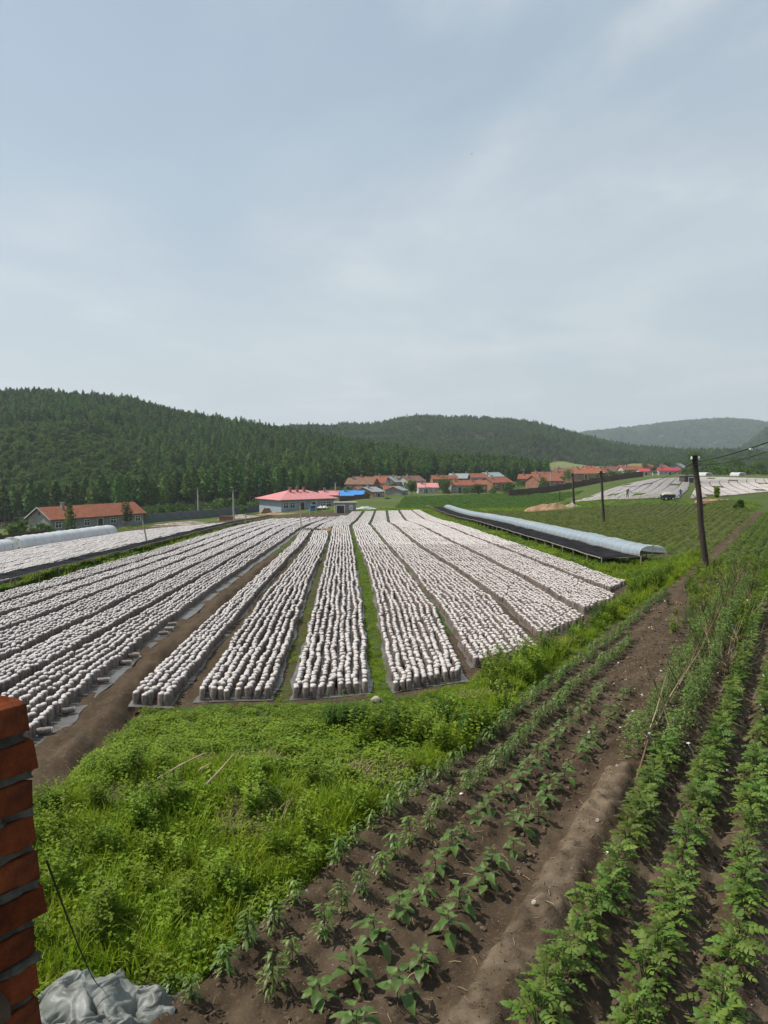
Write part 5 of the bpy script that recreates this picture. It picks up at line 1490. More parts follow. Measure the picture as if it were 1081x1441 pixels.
for b, t_, dy, r, lab in STK:
    g = ground(*b); T = at(t_[0], t_[1], g.y + dy); gz = top(g.x, g.y)
    stick(lab, [(g.x, g.y, gz - 0.05), (Vector((g.x, g.y, gz)) + (T - Vector((g.x, g.y, gz))) * 0.5 + Vector((0.01, 0, 0.01))), T], r, m_stake, 'stake', 'stake', 'stakes of the vine rows')
k = 0
for a in np.arange(10.6, 25.5, 0.75):
    for side in (0, 1):
        c = ROWS_PEA[side]; x, y = gxy(a + random.uniform(-0.15, 0.15), c + random.uniform(-0.03, 0.03)); z = top(x, y)
        cm = sum(ROWS_PEA) / 2; hx, hy = gxy(a + random.uniform(-0.7, 0.7), cm + (0.12 if side == 0 else -0.12) + random.uniform(-0.15, 0.15))
        px, py = in_frame(x, y, z + 0.6)
        if px < 1085:
            o = stick('slanting stake crossed over the vines, %s from the near end, %s side' % (ordn(k // 2), ['left', 'right'][side]), [(x, y, z - 0.05), ((x + hx) / 2, (y + hy) / 2, z + 0.42), (hx, hy, z + 0.86 + random.uniform(-0.12, 0.18))], random.uniform(0.008, 0.013), m_stake if random.random() < 0.6 else m_stick, 'stake', 'stake', 'stakes of the vine rows')
        k += 1
# string ties
m_string = mat('white_string', (0.75, 0.75, 0.72), rough=0.7)
for i, (px, py) in enumerate(((914, 1033), (927, 1001), (948, 1012), (969, 1047), (962, 978), (1004, 908), (1031, 880), (1052, 845))):
    g = at(px, py, ground(px, py + 30).y); mb = MB()
    mb.tube([(0, 0, 0), (0.02, 0.0, -0.05), (0.06, 0.01, -0.09), (0.07, 0.0, -0.16)], 0.006, 4); mb.tube([(-0.025, 0, 0.01), (0, -0.02, 0.015), (0.025, 0, 0.01), (0, 0.02, 0.012), (-0.025, 0, 0.01)], 0.006, 4)
    o = mb.build('string_tie', m_string, None, loc=g); tag(o, 'scrap of white string tied to a stake, %s from the near end of the row' % ordn(i), 'string', 'string ties on the stakes')
# ------------------------------------------------------------------ utility poles and wires
m_pole = mat('dark_pole', (0.035, 0.026, 0.022), alt=(0.07, 0.052, 0.042), nscale=5, stretch=(1, 1, 0.15), rough=0.9, bump=0.5, bscale=25)
m_cpole = mat('concrete_pole', (0.42, 0.40, 0.37), alt=(0.33, 0.31, 0.29), nscale=3, rough=0.9)
m_white = mat('porcelain', (0.7, 0.7, 0.68), rough=0.4)
m_iron = mat('iron', (0.05, 0.045, 0.042), rough=0.6)
def pole(label, base, topv, r0, r1, m=m_pole, arm=0.0, ins=True, group='utility poles across the valley', name='utility_pole'):
    base = Vector(base); T = Vector(topv) - base
    root = empty(name, base); tag(root, label, 'pole', group)
    mb = MB(); n = 7; mb.tube([T * (k / n) + Vector((0.02 * math.sin(k * 1.7), 0, 0)) + (Vector((0, 0, -0.4)) if k == 0 else Vector()) for k in range(n + 1)], [r0 + (r1 - r0) * k / n for k in range(n + 1)], 9)
    mb.build('shaft', m, root, smooth_=True)
    if arm:
        mb = MB(); mb.tube([T * 0.96 + Vector((-arm, 0, 0)), T * 0.96 + Vector((arm, 0, 0))], r1 * 0.4, 5); mb.build('crossarm', m_iron, root)
    if ins:
        for k, s in enumerate((-1, 1)):
            mb = MB(); c = T * 0.965 + Vector((s * (arm * 0.9 if arm else r1 * 1.4), 0, 0)); mb.tube([c, c + Vector((0, 0, 0.05)), c + Vector((0, 0, 0.12))], [0.03, 0.045, 0.02], 7); mb.build('insulator', m_white, root)
    return base + T
b = ground(994, 808); b = Vector((b.x, b.y, top(b.x, b.y)))
T1 = pole('thick dark leaning timber pole beside the garden rows', b, at(978, 641, b.y + 0.2), 0.115, 0.095)
b2 = ground(850, 735); T2 = pole('thin black pole standing in the crop field', b2, at(846, 663, b2.y), 0.16, 0.12, arm=0.35)
g3 = at(808, 708, 125); T3 = pole('thin black pole beside the heap of pale soil', (g3.x, g3.y, Hs(g3.x, g3.y)), at(806, 666, 125), 0.2, 0.14, arm=0.4)
g4 = at(788, 700, 168); pole('small dark post in the far dark green field', (g4.x, g4.y, Hs(g4.x, g4.y)), at(788, 684, 168), 0.12, 0.09, ins=False)
g5 = at(279, 716, 195); T5 = pole('pale concrete pole before the pine wood', (g5.x, g5.y, Hs(g5.x, g5.y)), at(278, 686, 195), 0.2, 0.14, m_cpole, arm=0.5)
g6 = at(329, 722, 150); T6 = pole('tall pale concrete pole by the yard of the pink-roofed house', (g6.x, g6.y, Hs(g6.x, g6.y)), at(328, 689, 150), 0.2, 0.14, m_cpole, arm=0.5)
g7 = at(473, 706, 235); pole('white pole behind the pink-roofed house', (g7.x, g7.y, Hs(g7.x, g7.y)), at(472, 679, 235), 0.2, 0.15, m_cpole, arm=0.5)
g8 = at(419, 706, 215); pole('thin pale pole rising behind the pink roof', (g8.x, g8.y, Hs(g8.x, g8.y)), at(418, 681, 215), 0.16, 0.11, m_cpole, arm=0.7)
g9 = at(775, 686, 300); pole('pale pole among the far brick houses', (g9.x, g9.y, Hs(g9.x, g9.y)), at(775, 661, 300), 0.25, 0.18, m_cpole, arm=0.5)
g10 = at(687, 690, 290); pole('short pale pole by the orange brick house', (g10.x, g10.y, Hs(g10.x, g10.y)), at(686, 667, 290), 0.22, 0.16, m_cpole, arm=0.5)
g11 = at(599, 695, 262); pole('thin pale pole in front of the pink and white house', (g11.x, g11.y, Hs(g11.x, g11.y)), at(599, 674, 262), 0.18, 0.12, m_cpole, arm=0.4)
g12 = at(913, 664, 420); pole('far pale pole beside the red roofs', (g12.x, g12.y, Hs(g12.x, g12.y)), at(913, 652, 420), 0.3, 0.2, m_cpole, arm=0.6)
# wires from the near pole
off = at(1150, 596, 15.0)
cable('wire', 'thick black wire climbing from the leaning pole to the upper right', T1 - Vector((0, 0, 0.25)), off, 0.10, 0.016, 'wire')
cable('wire', 'second black wire twisted beside the first, right of the pole', T1 - Vector((0, 0, 0.32)), off + Vector((0.1, 0, -0.12)), 0.22, 0.010, 'wire')
cable('wire', 'thin wire from the leaning pole to the pole in the crop field', T1 - Vector((0, 0, 0.25)), T2 - Vector((0, 0, 0.15)), 1.2, 0.012, 'wire')
cable('wire', 'thin wire between the two black poles in the field', T2 - Vector((0, 0, 0.15)), T3 - Vector((0, 0, 0.15)), 0.7, 0.014, 'wire')
i = T1 + (off - T1) * 0.62 + Vector((0, 0, -0.22)); mb = MB(); mb.tube([(-0.05, 0, 0), (-0.02, 0, 0), (0.02, 0, 0), (0.05, 0, 0)], [0.012, 0.03, 0.03, 0.012], 7); tag(mb.build('wire_joint', m_white, None, loc=i), 'small white joint on the thick wire at right', 'wire joint')
# weathered posts standing among the far beds
POSTS = [(424, 749, 712), (436, 738, 713), (445, 733, 703), (454, 729, 705), (460, 727, 707), (209, 772, 730), (346, 741, 722)]
for i, (px, yb, yt) in enumerate(POSTS):
    g = ground(px, yb); T = at(px - (1.5 if px == 424 else (9 if px == 209 else 0)), yt, g.y)
    r = empty('post', g); tag(r, ['tall weathered post, nearest of the row before the pink-roofed house', 'second post in the row before the pink-roofed house', 'third post in the row before the pink-roofed house', 'fourth post in the row before the pink-roofed house',
        'farthest post in the row before the pink-roofed house', 'thin leaning post beside the left net rack', 'small post at the edge of the left far beds'][i], 'post', 'wooden posts among the beds')
    mb = MB(); mb.tube([(0, 0, -0.2), (T - g) * 0.5, T - g], [0.05, 0.045, 0.04], 6); mb.build('shaft', m_wood, r)
# small posts holding pipes at the far end of the left beds
# ------------------------------------------------------------------ houses
def roof_mat(name, c1, c2, wave=5.0):
    m = mat(name, c1, alt=c2, nscale=1.2, rough=0.85, rnd=0.12, alt2=tuple(v * 0.6 for v in c1), n2=3.0)
    t = m.node_tree; N = t.nodes; p = [n for n in N if n.type == 'BSDF_PRINCIPLED'][0]
    tc = [n for n in N if n.type == 'TEX_COORD'][0]
    w = N.new('ShaderNodeTexWave'); w.inputs['Scale'].default_value = wave; w.inputs['Distortion'].default_value = 0.4; t.links.new(tc.outputs['Object'], w.inputs[0])
    b = N.new('ShaderNodeBump'); b.inputs['Strength'].default_value = 0.6; b.inputs['Distance'].default_value = 0.05; t.links.new(w.outputs[1], b.inputs['Height']); t.links.new(b.outputs[0], p.inputs['Normal'])
    return m
m_ror = roof_mat('orange_tiles', (0.30, 0.105, 0.058), (0.21, 0.075, 0.043))
m_rpk = roof_mat('pink_metal', (0.60, 0.25, 0.25), (0.52, 0.21, 0.22), 3.0)
m_rbl = roof_mat('blue_metal', (0.05, 0.20, 0.52), (0.07, 0.24, 0.55), 3.0)
m_rgy = roof_mat('grey_sheet', (0.30, 0.33, 0.33), (0.24, 0.26, 0.26), 3.0)
m_rrd = roof_mat('red_metal', (0.42, 0.06, 0.07), (0.34, 0.05, 0.06), 3.0)
m_rbr = roof_mat('brown_tiles', (0.22, 0.12, 0.085), (0.16, 0.09, 0.065))
m_wgy = mat('grey_wall', (0.30, 0.29, 0.27), alt=(0.22, 0.21, 0.20), nscale=0.9, bump=0.4, bscale=14, alt2=(0.16, 0.14, 0.125), n2=3)
m_wbl = mat('blue_grey_wall', (0.33, 0.37, 0.42), alt=(0.27, 0.31, 0.36), nscale=0.8)
m_wbk = mat('brick_wall', (0.28, 0.13, 0.085), alt=(0.22, 0.10, 0.07), nscale=1.5, bump=0.4, bscale=18, alt2=(0.34, 0.25, 0.2), n2=2)
m_wor = mat('orange_wall', (0.30, 0.175, 0.105), alt=(0.22, 0.125, 0.08), nscale=1.0)
m_wwh = mat('white_wall', (0.50, 0.49, 0.46), alt=(0.38, 0.36, 0.33), nscale=0.8)
m_glass = mat('dark_pane', (0.03, 0.04, 0.05), rough=0.12, spec=0.6)
m_frame = mat('white_frame', (0.68, 0.68, 0.66), rough=0.6)
m_door = mat('dark_door', (0.06, 0.05, 0.05), alt=(0.1, 0.08, 0.07), nscale=2)
def house(label, centre, L, W, h, rh, rot, wall, roof, hip=False, wins=4, door=1, chim=1, over=0.4, sink=1.5, gable_hole=False, name='house', group=None, wpat=None, cat='house', flat=False):
    root = empty(name, centre, rot); tag(root, label, cat, group)
    x, y = L / 2, W / 2
    mb = MB()
    if flat or hip:
        mb.add([(-x, -y, -sink), (x, -y, -sink), (x, y, -sink), (-x, y, -sink), (-x, -y, h), (x, -y, h), (x, y, h), (-x, y, h)], [(0, 1, 5, 4), (1, 2, 6, 5), (2, 3, 7, 6), (3, 0, 4, 7), (4, 5, 6, 7)])
    else:
        mb.add([(-x, -y, -sink), (x, -y, -sink), (x, y, -sink), (-x, y, -sink), (-x, -y, h), (x, -y, h), (x, y, h), (-x, y, h), (-x, 0, h + rh * 0.985), (x, 0, h + rh * 0.985)],
               [(0, 1, 5, 4), (1, 2, 6, 9, 5), (2, 3, 7, 6), (3, 0, 4, 8, 7)])
    mb.build('wall', wall, root)
    t = 0.14; mb = MB()
    if flat:
        mb.box((0, 0, h + t / 2 + 0.003), (L + 2 * over, W + 2 * over, t))
    elif hip:
        a, b = x + over, y + over; r = max(0.3, x - y * 0.95); z0 = h - 0.02
        V = [(-a, -b, z0), (a, -b, z0), (a, b, z0), (-a, b, z0), (-r, 0, h + rh), (r, 0, h + rh)]
        V2 = [(p[0], p[1], p[2] + t) for p in V]
        mb.add(V + V2, [(6, 7, 11, 10), (7, 8, 11), (8, 9, 10, 11), (9, 6, 10), (0, 4, 5, 1), (1, 5, 2), (2, 5, 4, 3), (3, 4, 0), (0, 1, 7, 6), (1, 2, 8, 7), (2, 3, 9, 8), (3, 0, 6, 9)])
    else:
        k = rh / y; b = y + over; z0 = h - over * k
        for s in (-1, 1):
            V = [(-x - over, s * b, z0), (x + over, s * b, z0), (x + over, 0, h + rh), (-x - over, 0, h + rh)]
            V2 = [(p[0], p[1] * 1.0, p[2] + t) for p in V]
            F = [(0, 1, 2, 3), (7, 6, 5, 4), (0, 4, 5, 1), (1, 5, 6, 2), (3, 2, 6, 7), (0, 3, 7, 4)]
            if s < 0: F = [tuple(reversed(f)) for f in F]
            mb.add(V + V2, F)
    rf = mb.build('roof', roof, root)
    for c in range(chim):
        cx_ = (-0.3 + 0.42 * c) * L if not hip else (-0.18 + 0.13 * c) * L
        mb = MB(); cy_ = -W * 0.12; mb.box((cx_, cy_, h + rh * 0.75 + 0.5), (0.55, 0.55, 1.5)); mb.box((cx_, cy_, h + rh * 0.75 + 1.3), (0.75, 0.75, 0.12)); mb.build('chimney', m_wgy if not hip else m_wbk, rf)
    # windows and door on the long front
    slots = wpat or [((i + 0.5) / (wins + door), 'd' if i == wins // 2 and door else 'w') for i in range(wins + door)]
    for f, kd in slots:
        cx_ = -x + f * L
        if kd == 'w':
            ww, wh, z0 = min(1.3, L * 0.12), h * 0.42, h * 0.36
            mb = MB(); mb.box((cx_, -y - 0.01, z0 + wh / 2), (ww, 0.10, wh)); w_ = mb.build('window', m_glass, root)
            mb = MB()
            for dx_ in (-ww / 2, 0, ww / 2): mb.box((cx_ + dx_, -y - 0.05, z0 + wh / 2), (0.09, 0.09, wh + 0.1))
            for dz_ in (0, wh * 0.62, wh): mb.box((cx_, -y - 0.052, z0 + dz_), (ww + 0.09, 0.09, 0.09))
            mb.build('frame', m_frame, w_)
        else:
            mb = MB(); mb.box((cx_, -y - 0.01, h * 0.39), (1.2, 0.10, h * 0.78)); d_ = mb.build('door', m_door, root)
            mb = MB()
            for dx_ in (-0.64, 0.64): mb.box((cx_ + dx_, -y - 0.05, h * 0.4), (0.1, 0.1, h * 0.82))
            mb.box((cx_, -y - 0.053, h * 0.81), (1.5, 0.1, 0.12)); mb.build('frame', m_frame, d_)
    if gable_hole:
        mb = MB(); mb.tube([(-x - 0.03, 0, h + rh * 0.45), (-x + 0.05, 0, h + rh * 0.45)], 0.28, 12); mb.build('vent', m_door, root)
        mb = MB()
        k = rh / y
        for s in (-1, 1): mb.add([(-x - over - 0.02, s * (y + over), h - over * k), (-x - over - 0.02, 0, h + rh), (-x - over - 0.02, 0, h + rh + 0.25), (-x - over - 0.02, s * (y + over), h - over * k + 0.25)], [(0, 1, 2, 3)])
        mb.build('verge_board', m_wwh, root)
    return root
def place(px, py, Y): p = at(px, py, Y); return p
c = place(72, 751, 140); l = Vector((0.5, 0.866, 0)); g_ = Vector((-0.866, 0.5, 0))
house('long grey brick house with orange tiled roof at the foot of the pine wood', c + l * 11 + g_ * 3.25, 22, 6.5, 2.7, 1.9, math.radians(60), m_wgy, m_ror, wins=6, door=1, chim=1, over=0.5, gable_hole=True)
c = place(396, 722, 180); l = Vector((0.8, 0.6, 0)); g_ = Vector((-0.6, 0.8, 0))
house('low blue-grey house under a wide pink hipped roof with three chimneys', c + l * 7.5 + g_ * 5.5, 15, 11, 3.0, 2.0, math.radians(36.9), m_wbl, m_rpk, hip=True, chim=3, over=0.8,
      wpat=[(0.08, 'w'), (0.2, 'w'), (0.38, 'd'), (0.6, 'd'), (0.77, 'w'), (0.88, 'w')])
c = place(486, 722, 122); c.z = Hs(c.x, c.y)
house('small flat-roofed cement shed at the far end of the beds', c, 3.3, 2.6, 1.55, 0, 0.1, m_wgy, m_wgy, flat=True, wins=1, door=1, chim=0, over=0.2, name='shed', cat='shed')
VILL = [  # label, left, right, base row, eave row, ridge row, distance, depth, rot, wall, roof, windows
 ('long pink-roofed house right behind the pink hipped roof', 452, 486, 706, 697, 691, 232, 7, 0.25, m_wor, m_rpk, 3),
 ('low house with a bright blue metal roof', 480, 513, 704, 697.5, 691, 222, 8, 0.1, m_wgy, m_rbl, 3),
 ('white gabled house behind the blue roof', 505, 524, 702, 691, 685, 255, 6, 1.0, m_wwh, m_ror, 1),
 ('brick house with a grey sheet roof and a red lean-to', 516, 550, 702, 692, 685.5, 226, 8, 0.75, m_wbk, m_rgy, 2),
 ('orange-roofed house behind the grey sheet roof', 542, 563, 699, 691, 684, 262, 7, 0.2, m_wbk, m_ror, 2),
 ('pale gabled shed left of the slender tree', 562, 578, 697, 690, 684.5, 246, 6, 1.15, m_wgy, m_rgy, 1),
 ('white-walled house under a faded pink roof', 589, 617, 694.5, 686, 680, 262, 7, 0.05, m_wwh, m_rpk, 3),
 ('long orange-roofed house beside the round tree, left of a joined pair', 637, 664, 694, 683, 676, 262, 7, 0.12, m_wgy, m_ror, 3),
 ('orange-roofed house, right of a joined pair', 661, 686, 691.5, 682, 676, 268, 6.5, 0.12, m_wor, m_ror, 2),
 ('brick gabled house with orange roof in the middle of the village', 686, 730, 689, 679, 671.5, 285, 8, 0.6, m_wor, m_ror, 2),
 ('far white-fronted house above the village lane', 731, 744, 676, 670.5, 666, 400, 7, 0.3, m_wwh, m_rgy, 1),
 ('far orange house on the slope under the meadow', 748, 758, 672, 661, 656, 440, 7, 0.3, m_wbk, m_ror, 1),
 ('long brick house with orange roof beside the pale pole', 752, 800, 686, 677, 669, 300, 9, 0.45, m_wbk, m_ror, 3),
 ('far orange-roofed house in front of the meadow', 806, 822, 668, 662.5, 658, 430, 8, 0.2, m_wbk, m_ror, 2),
 ('far house with white gable and blue door', 825, 839, 670, 660, 655.5, 400, 7, 0.1, m_wwh, m_ror, 1),
 ('far low pink-walled house at the meadow foot', 815, 831, 671, 666, 663, 380, 7, 0.1, m_wor, m_rpk, 2),
 ('brown-roofed house with white gable at the end of the village', 863, 888, 672, 665, 659.5, 390, 8, 0.9, m_wwh, m_ror, 1),
 ('small far house with a red metal roof', 902, 917, 669, 663.5, 660, 360, 7, 0.1, m_wwh, m_rrd, 2),
 ('long low house with a red metal roof behind the far beds', 927, 959, 669, 662.5, 658, 340, 7, 0.1, m_wwh, m_rrd, 4),
 ('orange-roofed house half hidden behind the large village tree', 690, 712, 676, 671, 667, 380, 7, 0.2, m_wbk, m_ror, 2),
]
for lab, pl, pr, yb, ye, yr, Y, W, rot, wm, rm, nw in VILL:
    c = place((pl + pr) / 2, yb, Y); gz = Hs(c.x, c.y)
    L = (pr - pl) / F_PX * Y; h = (yb - ye) / F_PX * Y; rh = (ye - yr) / F_PX * Y * 0.9
    Lr = L if abs(rot) < 0.3 else max(4.5, (L - W * abs(math.sin(rot)) * 0.75) / math.cos(rot)) if rot < 1.2 else L
    n = Vector((math.sin(rot), -math.cos(rot), 0))
    house(lab, c - n * (W / 2), Lr, W, h, rh, rot, wm, rm, wins=nw, door=1, chim=1 if L > 6 else 0, over=0.35, sink=max(1.0, c.z - gz + 1.5), group='village houses')
# the crowded back rows of the village
def back_rows():
    rr = random.Random(77)
    walls = [m_wbk, m_wor, m_wwh, m_wgy]; roofs = [m_ror, m_ror, m_ror, m_rbr, m_rgy]
    def row(px0, px1, n, yb0, yb1, Y0, Y1, where):
        for i in range(n):
            f = (i + 0.5) / n; px = px0 + (px1 - px0) * f + rr.uniform(-3, 3); Y = Y0 + (Y1 - Y0) * f + rr.uniform(-12, 12)
            c = at(px, yb0 + (yb1 - yb0) * f, Y); c.z = Hs(c.x, c.y) + 0.2
            house('small village house, %s from the left in the %s' % (ordn(i), where), c, rr.uniform(8, 13), rr.uniform(6, 7.5), rr.uniform(2.5, 3.1), rr.uniform(1.5, 2.2), rr.choice([0.1, 0.25, 0.7, 1.0, -0.3]),
                  rr.choice(walls), rr.choice(roofs), wins=2, door=1, chim=1, over=0.35, group='village houses')
    row(736, 862, 8, 677, 671, 335, 372, 'row behind the brown fence')
    row(740, 890, 9, 670, 667, 410, 455, 'row below the meadow')
    row(615, 700, 4, 684, 680, 320, 350, 'row behind the joined pair of houses')
    row(500, 585, 5, 693, 690, 285, 300, 'row behind the blue metal roof')
    row(880, 985, 5, 669, 668, 378, 392, 'row behind the red metal roofs')
back_rows()
# ------------------------------------------------------------------ walls and fences
m_fence = mat('grey_fence', (0.17, 0.175, 0.18), alt=(0.12, 0.125, 0.13), nscale=0.6)
m_bfence = mat('brown_fence', (0.115, 0.075, 0.055), alt=(0.075, 0.05, 0.04), nscale=0.5)
def fence(label, pts, h, m, name='fence', step=3.6, post=True):
    pts = [Vector(p) for p in pts]; root = empty(name, pts[0]); tag(root, label, 'fence')
    for i in range(len(pts) - 1):
        a, b = pts[i], pts[i + 1]; n = max(1, round((b - a).length / step))
        for k in range(n):
            p, q = a.lerp(b, k / n), a.lerp(b, (k + 0.985) / n); mid = (p + q) / 2
            d = q - p; ang = math.atan2(d.y, d.x); gz = Hs(mid.x, mid.y)
            mb = MB(); mb.box((0, 0, 0), (math.hypot(d.x, d.y), 0.1, h + 0.6), ang); mb.build('panel', m, root, loc=Vector((mid.x, mid.y, gz + h / 2 - 0.3 + random.uniform(-0.05, 0.05))) - pts[0])
            if post:
                mb = MB(); mb.box((0, 0, 0), (0.18, 0.18, h + 0.8), ang); mb.build('post', m, root, loc=Vector((p.x, p.y, Hs(p.x, p.y) + h / 2 - 0.25)) - pts[0])
fence('long grey panel fence between the left fields and the pine wood', [place(196, 738, 165), place(240, 730, 172), place(300, 724, 184), place(380, 716, 196)], 1.9, m_fence)
fence('weathered dark fence in front of the grey brick house at the left edge', [place(-40, 770, 108), place(20, 762, 118), place(66, 757, 126)], 1.2, m_bfence)
fence('long dark brown fence along the village fields', [place(716, 696, 225), place(770, 693, 240), place(830, 688, 260), place(905, 682, 270)], 2.0, m_bfence, step=5)
fence('low brown fence left of the village houses', [place(478, 704, 205), place(520, 704, 208)], 1.2, m_bfence)
# ------------------------------------------------------------------ trees one can tell apart
def tree(label, px, yb, yt, wpx, Y, kindn='broad', name='tree', group=None, seed=None, m=None, n=None):
    b = at(px, yb, Y); gz = Hs(b.x, b.y); b.z = min(b.z, gz + 0.5) if abs(b.z - gz) < 3 else b.z
    h = (yb - yt) / F_PX * Y; R = wpx / 2 / F_PX * Y; seed = seed or int(px * 7 + yt)
    if kindn == 'pine': tr, cr = pine_shapes(h, R, seed, n=700, size=0.42, bare=0.22)
    elif kindn == 'cone': tr, cr = pine_shapes(h, R, seed, n=1100, size=max(0.16, h * 0.035), bare=0.04)
    else: tr, cr = broad_shapes(h, R, seed, n=n or 1500, size=max(0.14, h * 0.032), bare=0.12 if kindn != 'bush' else 0.02)
    root = empty(name, b); tag(root, label, 'tree' if name != 'bush' else 'bush', group)
    tr.build('trunk', m_bark, root); cr.build('crown', m or (m_pine if kindn == 'pine' else m_leafy), root)
TREES = [
 ('light green conical tree before the orange-roofed brick house', 99, 752, 707, 22, 125, 'cone', 'tree', m_leafy),
 ('round light green tree over the right end of the brick house roof', 177, 738, 704.5, 22, 150, 'broad', 'tree', m_leafy),
 ('broad bush right of the brick house', 200, 736, 711, 28, 165, 'bush', 'bush', m_leafy),
 ('round bush left of a pair along the grey fence', 226, 728, 709, 18, 176, 'bush', 'bush', m_leafy),
 ('smaller round bush, right of a pair along the grey fence', 242, 728, 712, 16, 178, 'bush', 'bush', m_leafy),
 ('leafy tree beside the tall concrete pole', 340, 722, 690, 20, 185, 'broad', 'tree', m_leafd),
 ('dark small tree under the leafy one by the concrete pole', 342, 721, 704, 16, 178, 'bush', 'bush', m_leafd),
 ('slender dark tree between the pale shed and the white-walled house', 579, 700, 668, 18, 240, 'broad', 'tree', m_leafd),
 ('large round green tree right of the white-walled house', 627, 695, 668, 26, 262, 'broad', 'tree', m_leafy),
 ('round bush at the foot of the large round tree', 629, 696, 684, 15, 255, 'bush', 'bush', m_leafy),
 ('green bush on the field before the grey-roofed brick house', 545, 708, 699, 15, 205, 'bush', 'bush', m_leafd),
 ('big dark tree standing behind the middle of the village', 711, 672, 641, 34, 420, 'broad', 'tree', m_leafd),
 ('dark tree left of the meadow', 746, 668, 650, 20, 470, 'broad', 'tree', m_leafd),
 ('dark rounded tree beside the black pole at the village', 801, 680, 658, 24, 330, 'broad', 'tree', m_leafd),
 ('green bush between the far white gable and brown roof', 851, 670, 657, 18, 380, 'bush', 'bush', m_leafy),
 ('yellow-green low bush beside the far white gable house', 860, 672, 663, 20, 350, 'bush', 'bush', m_leafy),
 ('tall dark tree directly behind the leaning pole', 979, 668, 633, 34, 300, 'broad', 'tree', m_leafd),
 ('dark green tree just right of the leaning pole', 1000, 668, 643, 26, 290, 'broad', 'tree', m_leafd),
 ('broad light green tree in the row at the right', 1034, 668, 642, 38, 280, 'broad', 'tree', m_leafy),
 ('light green tree at the right picture edge', 1072, 668, 645, 34, 270, 'broad', 'tree', m_leafy),
 ('low green bush under the trees at the right', 1052, 669, 656, 26, 262, 'bush', 'bush', m_leafy),
 ('leafy shrub on the bank at the near end of the far right beds', 1009, 701, 685, 13, 112, 'bush', 'bush', m_weed),
 ('tall weedy shrub at the corner of the crop field', 1040, 722, 700, 16, 80, 'bush', 'bush', m_darkweed),
 ('round green tree at the corner of the blue-roofed house', 516, 706, 690, 15, 212, 'broad', 'tree', m_leafy),
 ('small leafy tree before the joined orange-roofed pair', 672, 695, 679, 17, 252, 'broad', 'tree', m_leafd),
 ('leafy tree at the left end of the long brown fence', 716, 697, 677, 20, 228, 'broad', 'tree', m_leafd),
 ('green tree behind the middle of the long brown fence', 764, 688, 668, 20, 262, 'broad', 'tree', m_leafy),
 ('bushy tree over the right half of the long brown fence', 838, 684, 665, 19, 285, 'broad', 'tree', m_leafd),
 ('small tree at the right end of the long brown fence', 896, 680, 662, 18, 292, 'broad', 'tree', m_leafd),
 ('dark leafy tree between the two red metal roofs', 920, 672, 655, 15, 330, 'broad', 'tree', m_leafd),
 ('green bush beside the far village post', 890, 676, 664, 15, 330, 'bush', 'bush', m_leafd),
]
for lab, px, yb, yt, w, Y, kd, nm, mm in TREES: tree(lab, px, yb, yt, w, Y, kd, nm, m=mm, group='bushes' if nm == 'bush' else 'single trees')
# pines that stand along the front of the wood
def front_pines():
    kinds_ = []
    for k in range(5):
        tr, cr = pine_shapes(12.5, 2.3 + 0.12 * k, 200 + k, n=560, size=0.5, bare=0.34)
        kinds_.append((tr.mesh('trunk', m_bark), cr.mesh('crown', m_pine)))
    surf, u, yf, yd = HILLS['wooded_hill']
    n = 52; q = 0
    for i in range(n):
        px = -6 + 640 * i / n + random.uniform(-3, 3); uu = (px - CX) / F_PX
        X, Y, Z = surf(np.array([uu]), np.array([random.uniform(0.0, 0.05)]))
        e = empty('pine_tree', (float(X[0]), float(Y[0]), float(Z[0]) + 0.3), random.uniform(0, 6.28)); s = random.uniform(0.85, 1.1); e.scale = (s, s, s * random.uniform(0.95, 1.1))
        tag(e, 'dark pine at the front of the left wood, %s counted from the left' % ordn(i), 'tree', 'pines along the wood edge')
        t, c = kinds_[i % 5]; obj('trunk', t, e); obj('crown', c, e)
front_pines()
# open meadow under the rounded hill
def meadow():
    surf, u, yf, yd = HILLS['rounded_hill']
    uu = np.linspace((752 - CX) / F_PX, (905 - CX) / F_PX, 50); ss = np.linspace(-0.02, 0.24, 20)
    U, S = np.meshgrid(uu, ss, indexing='ij'); lim = 0.20 + 0.04 * np.sin((U * F_PX + CX) * 0.05)
    X, Y, Z = surf(U, np.minimum(np.maximum(S, 0.0), lim))
    m = mat('meadow', (0.13, 0.15, 0.045), alt=(0.17, 0.165, 0.06), nscale=0.02, rough=1.0, alt2=(0.08, 0.11, 0.03), n2=0.06)
    me = grid_mesh('meadow', np.stack([X, Y - 2.0 * (S < 0), Z + np.where(S < 0, -6, 1.2)], -1).reshape(-1, 3), 50, 20, m); me.flip_normals()
    kind(obj('meadow', me), 'structure')
meadow()

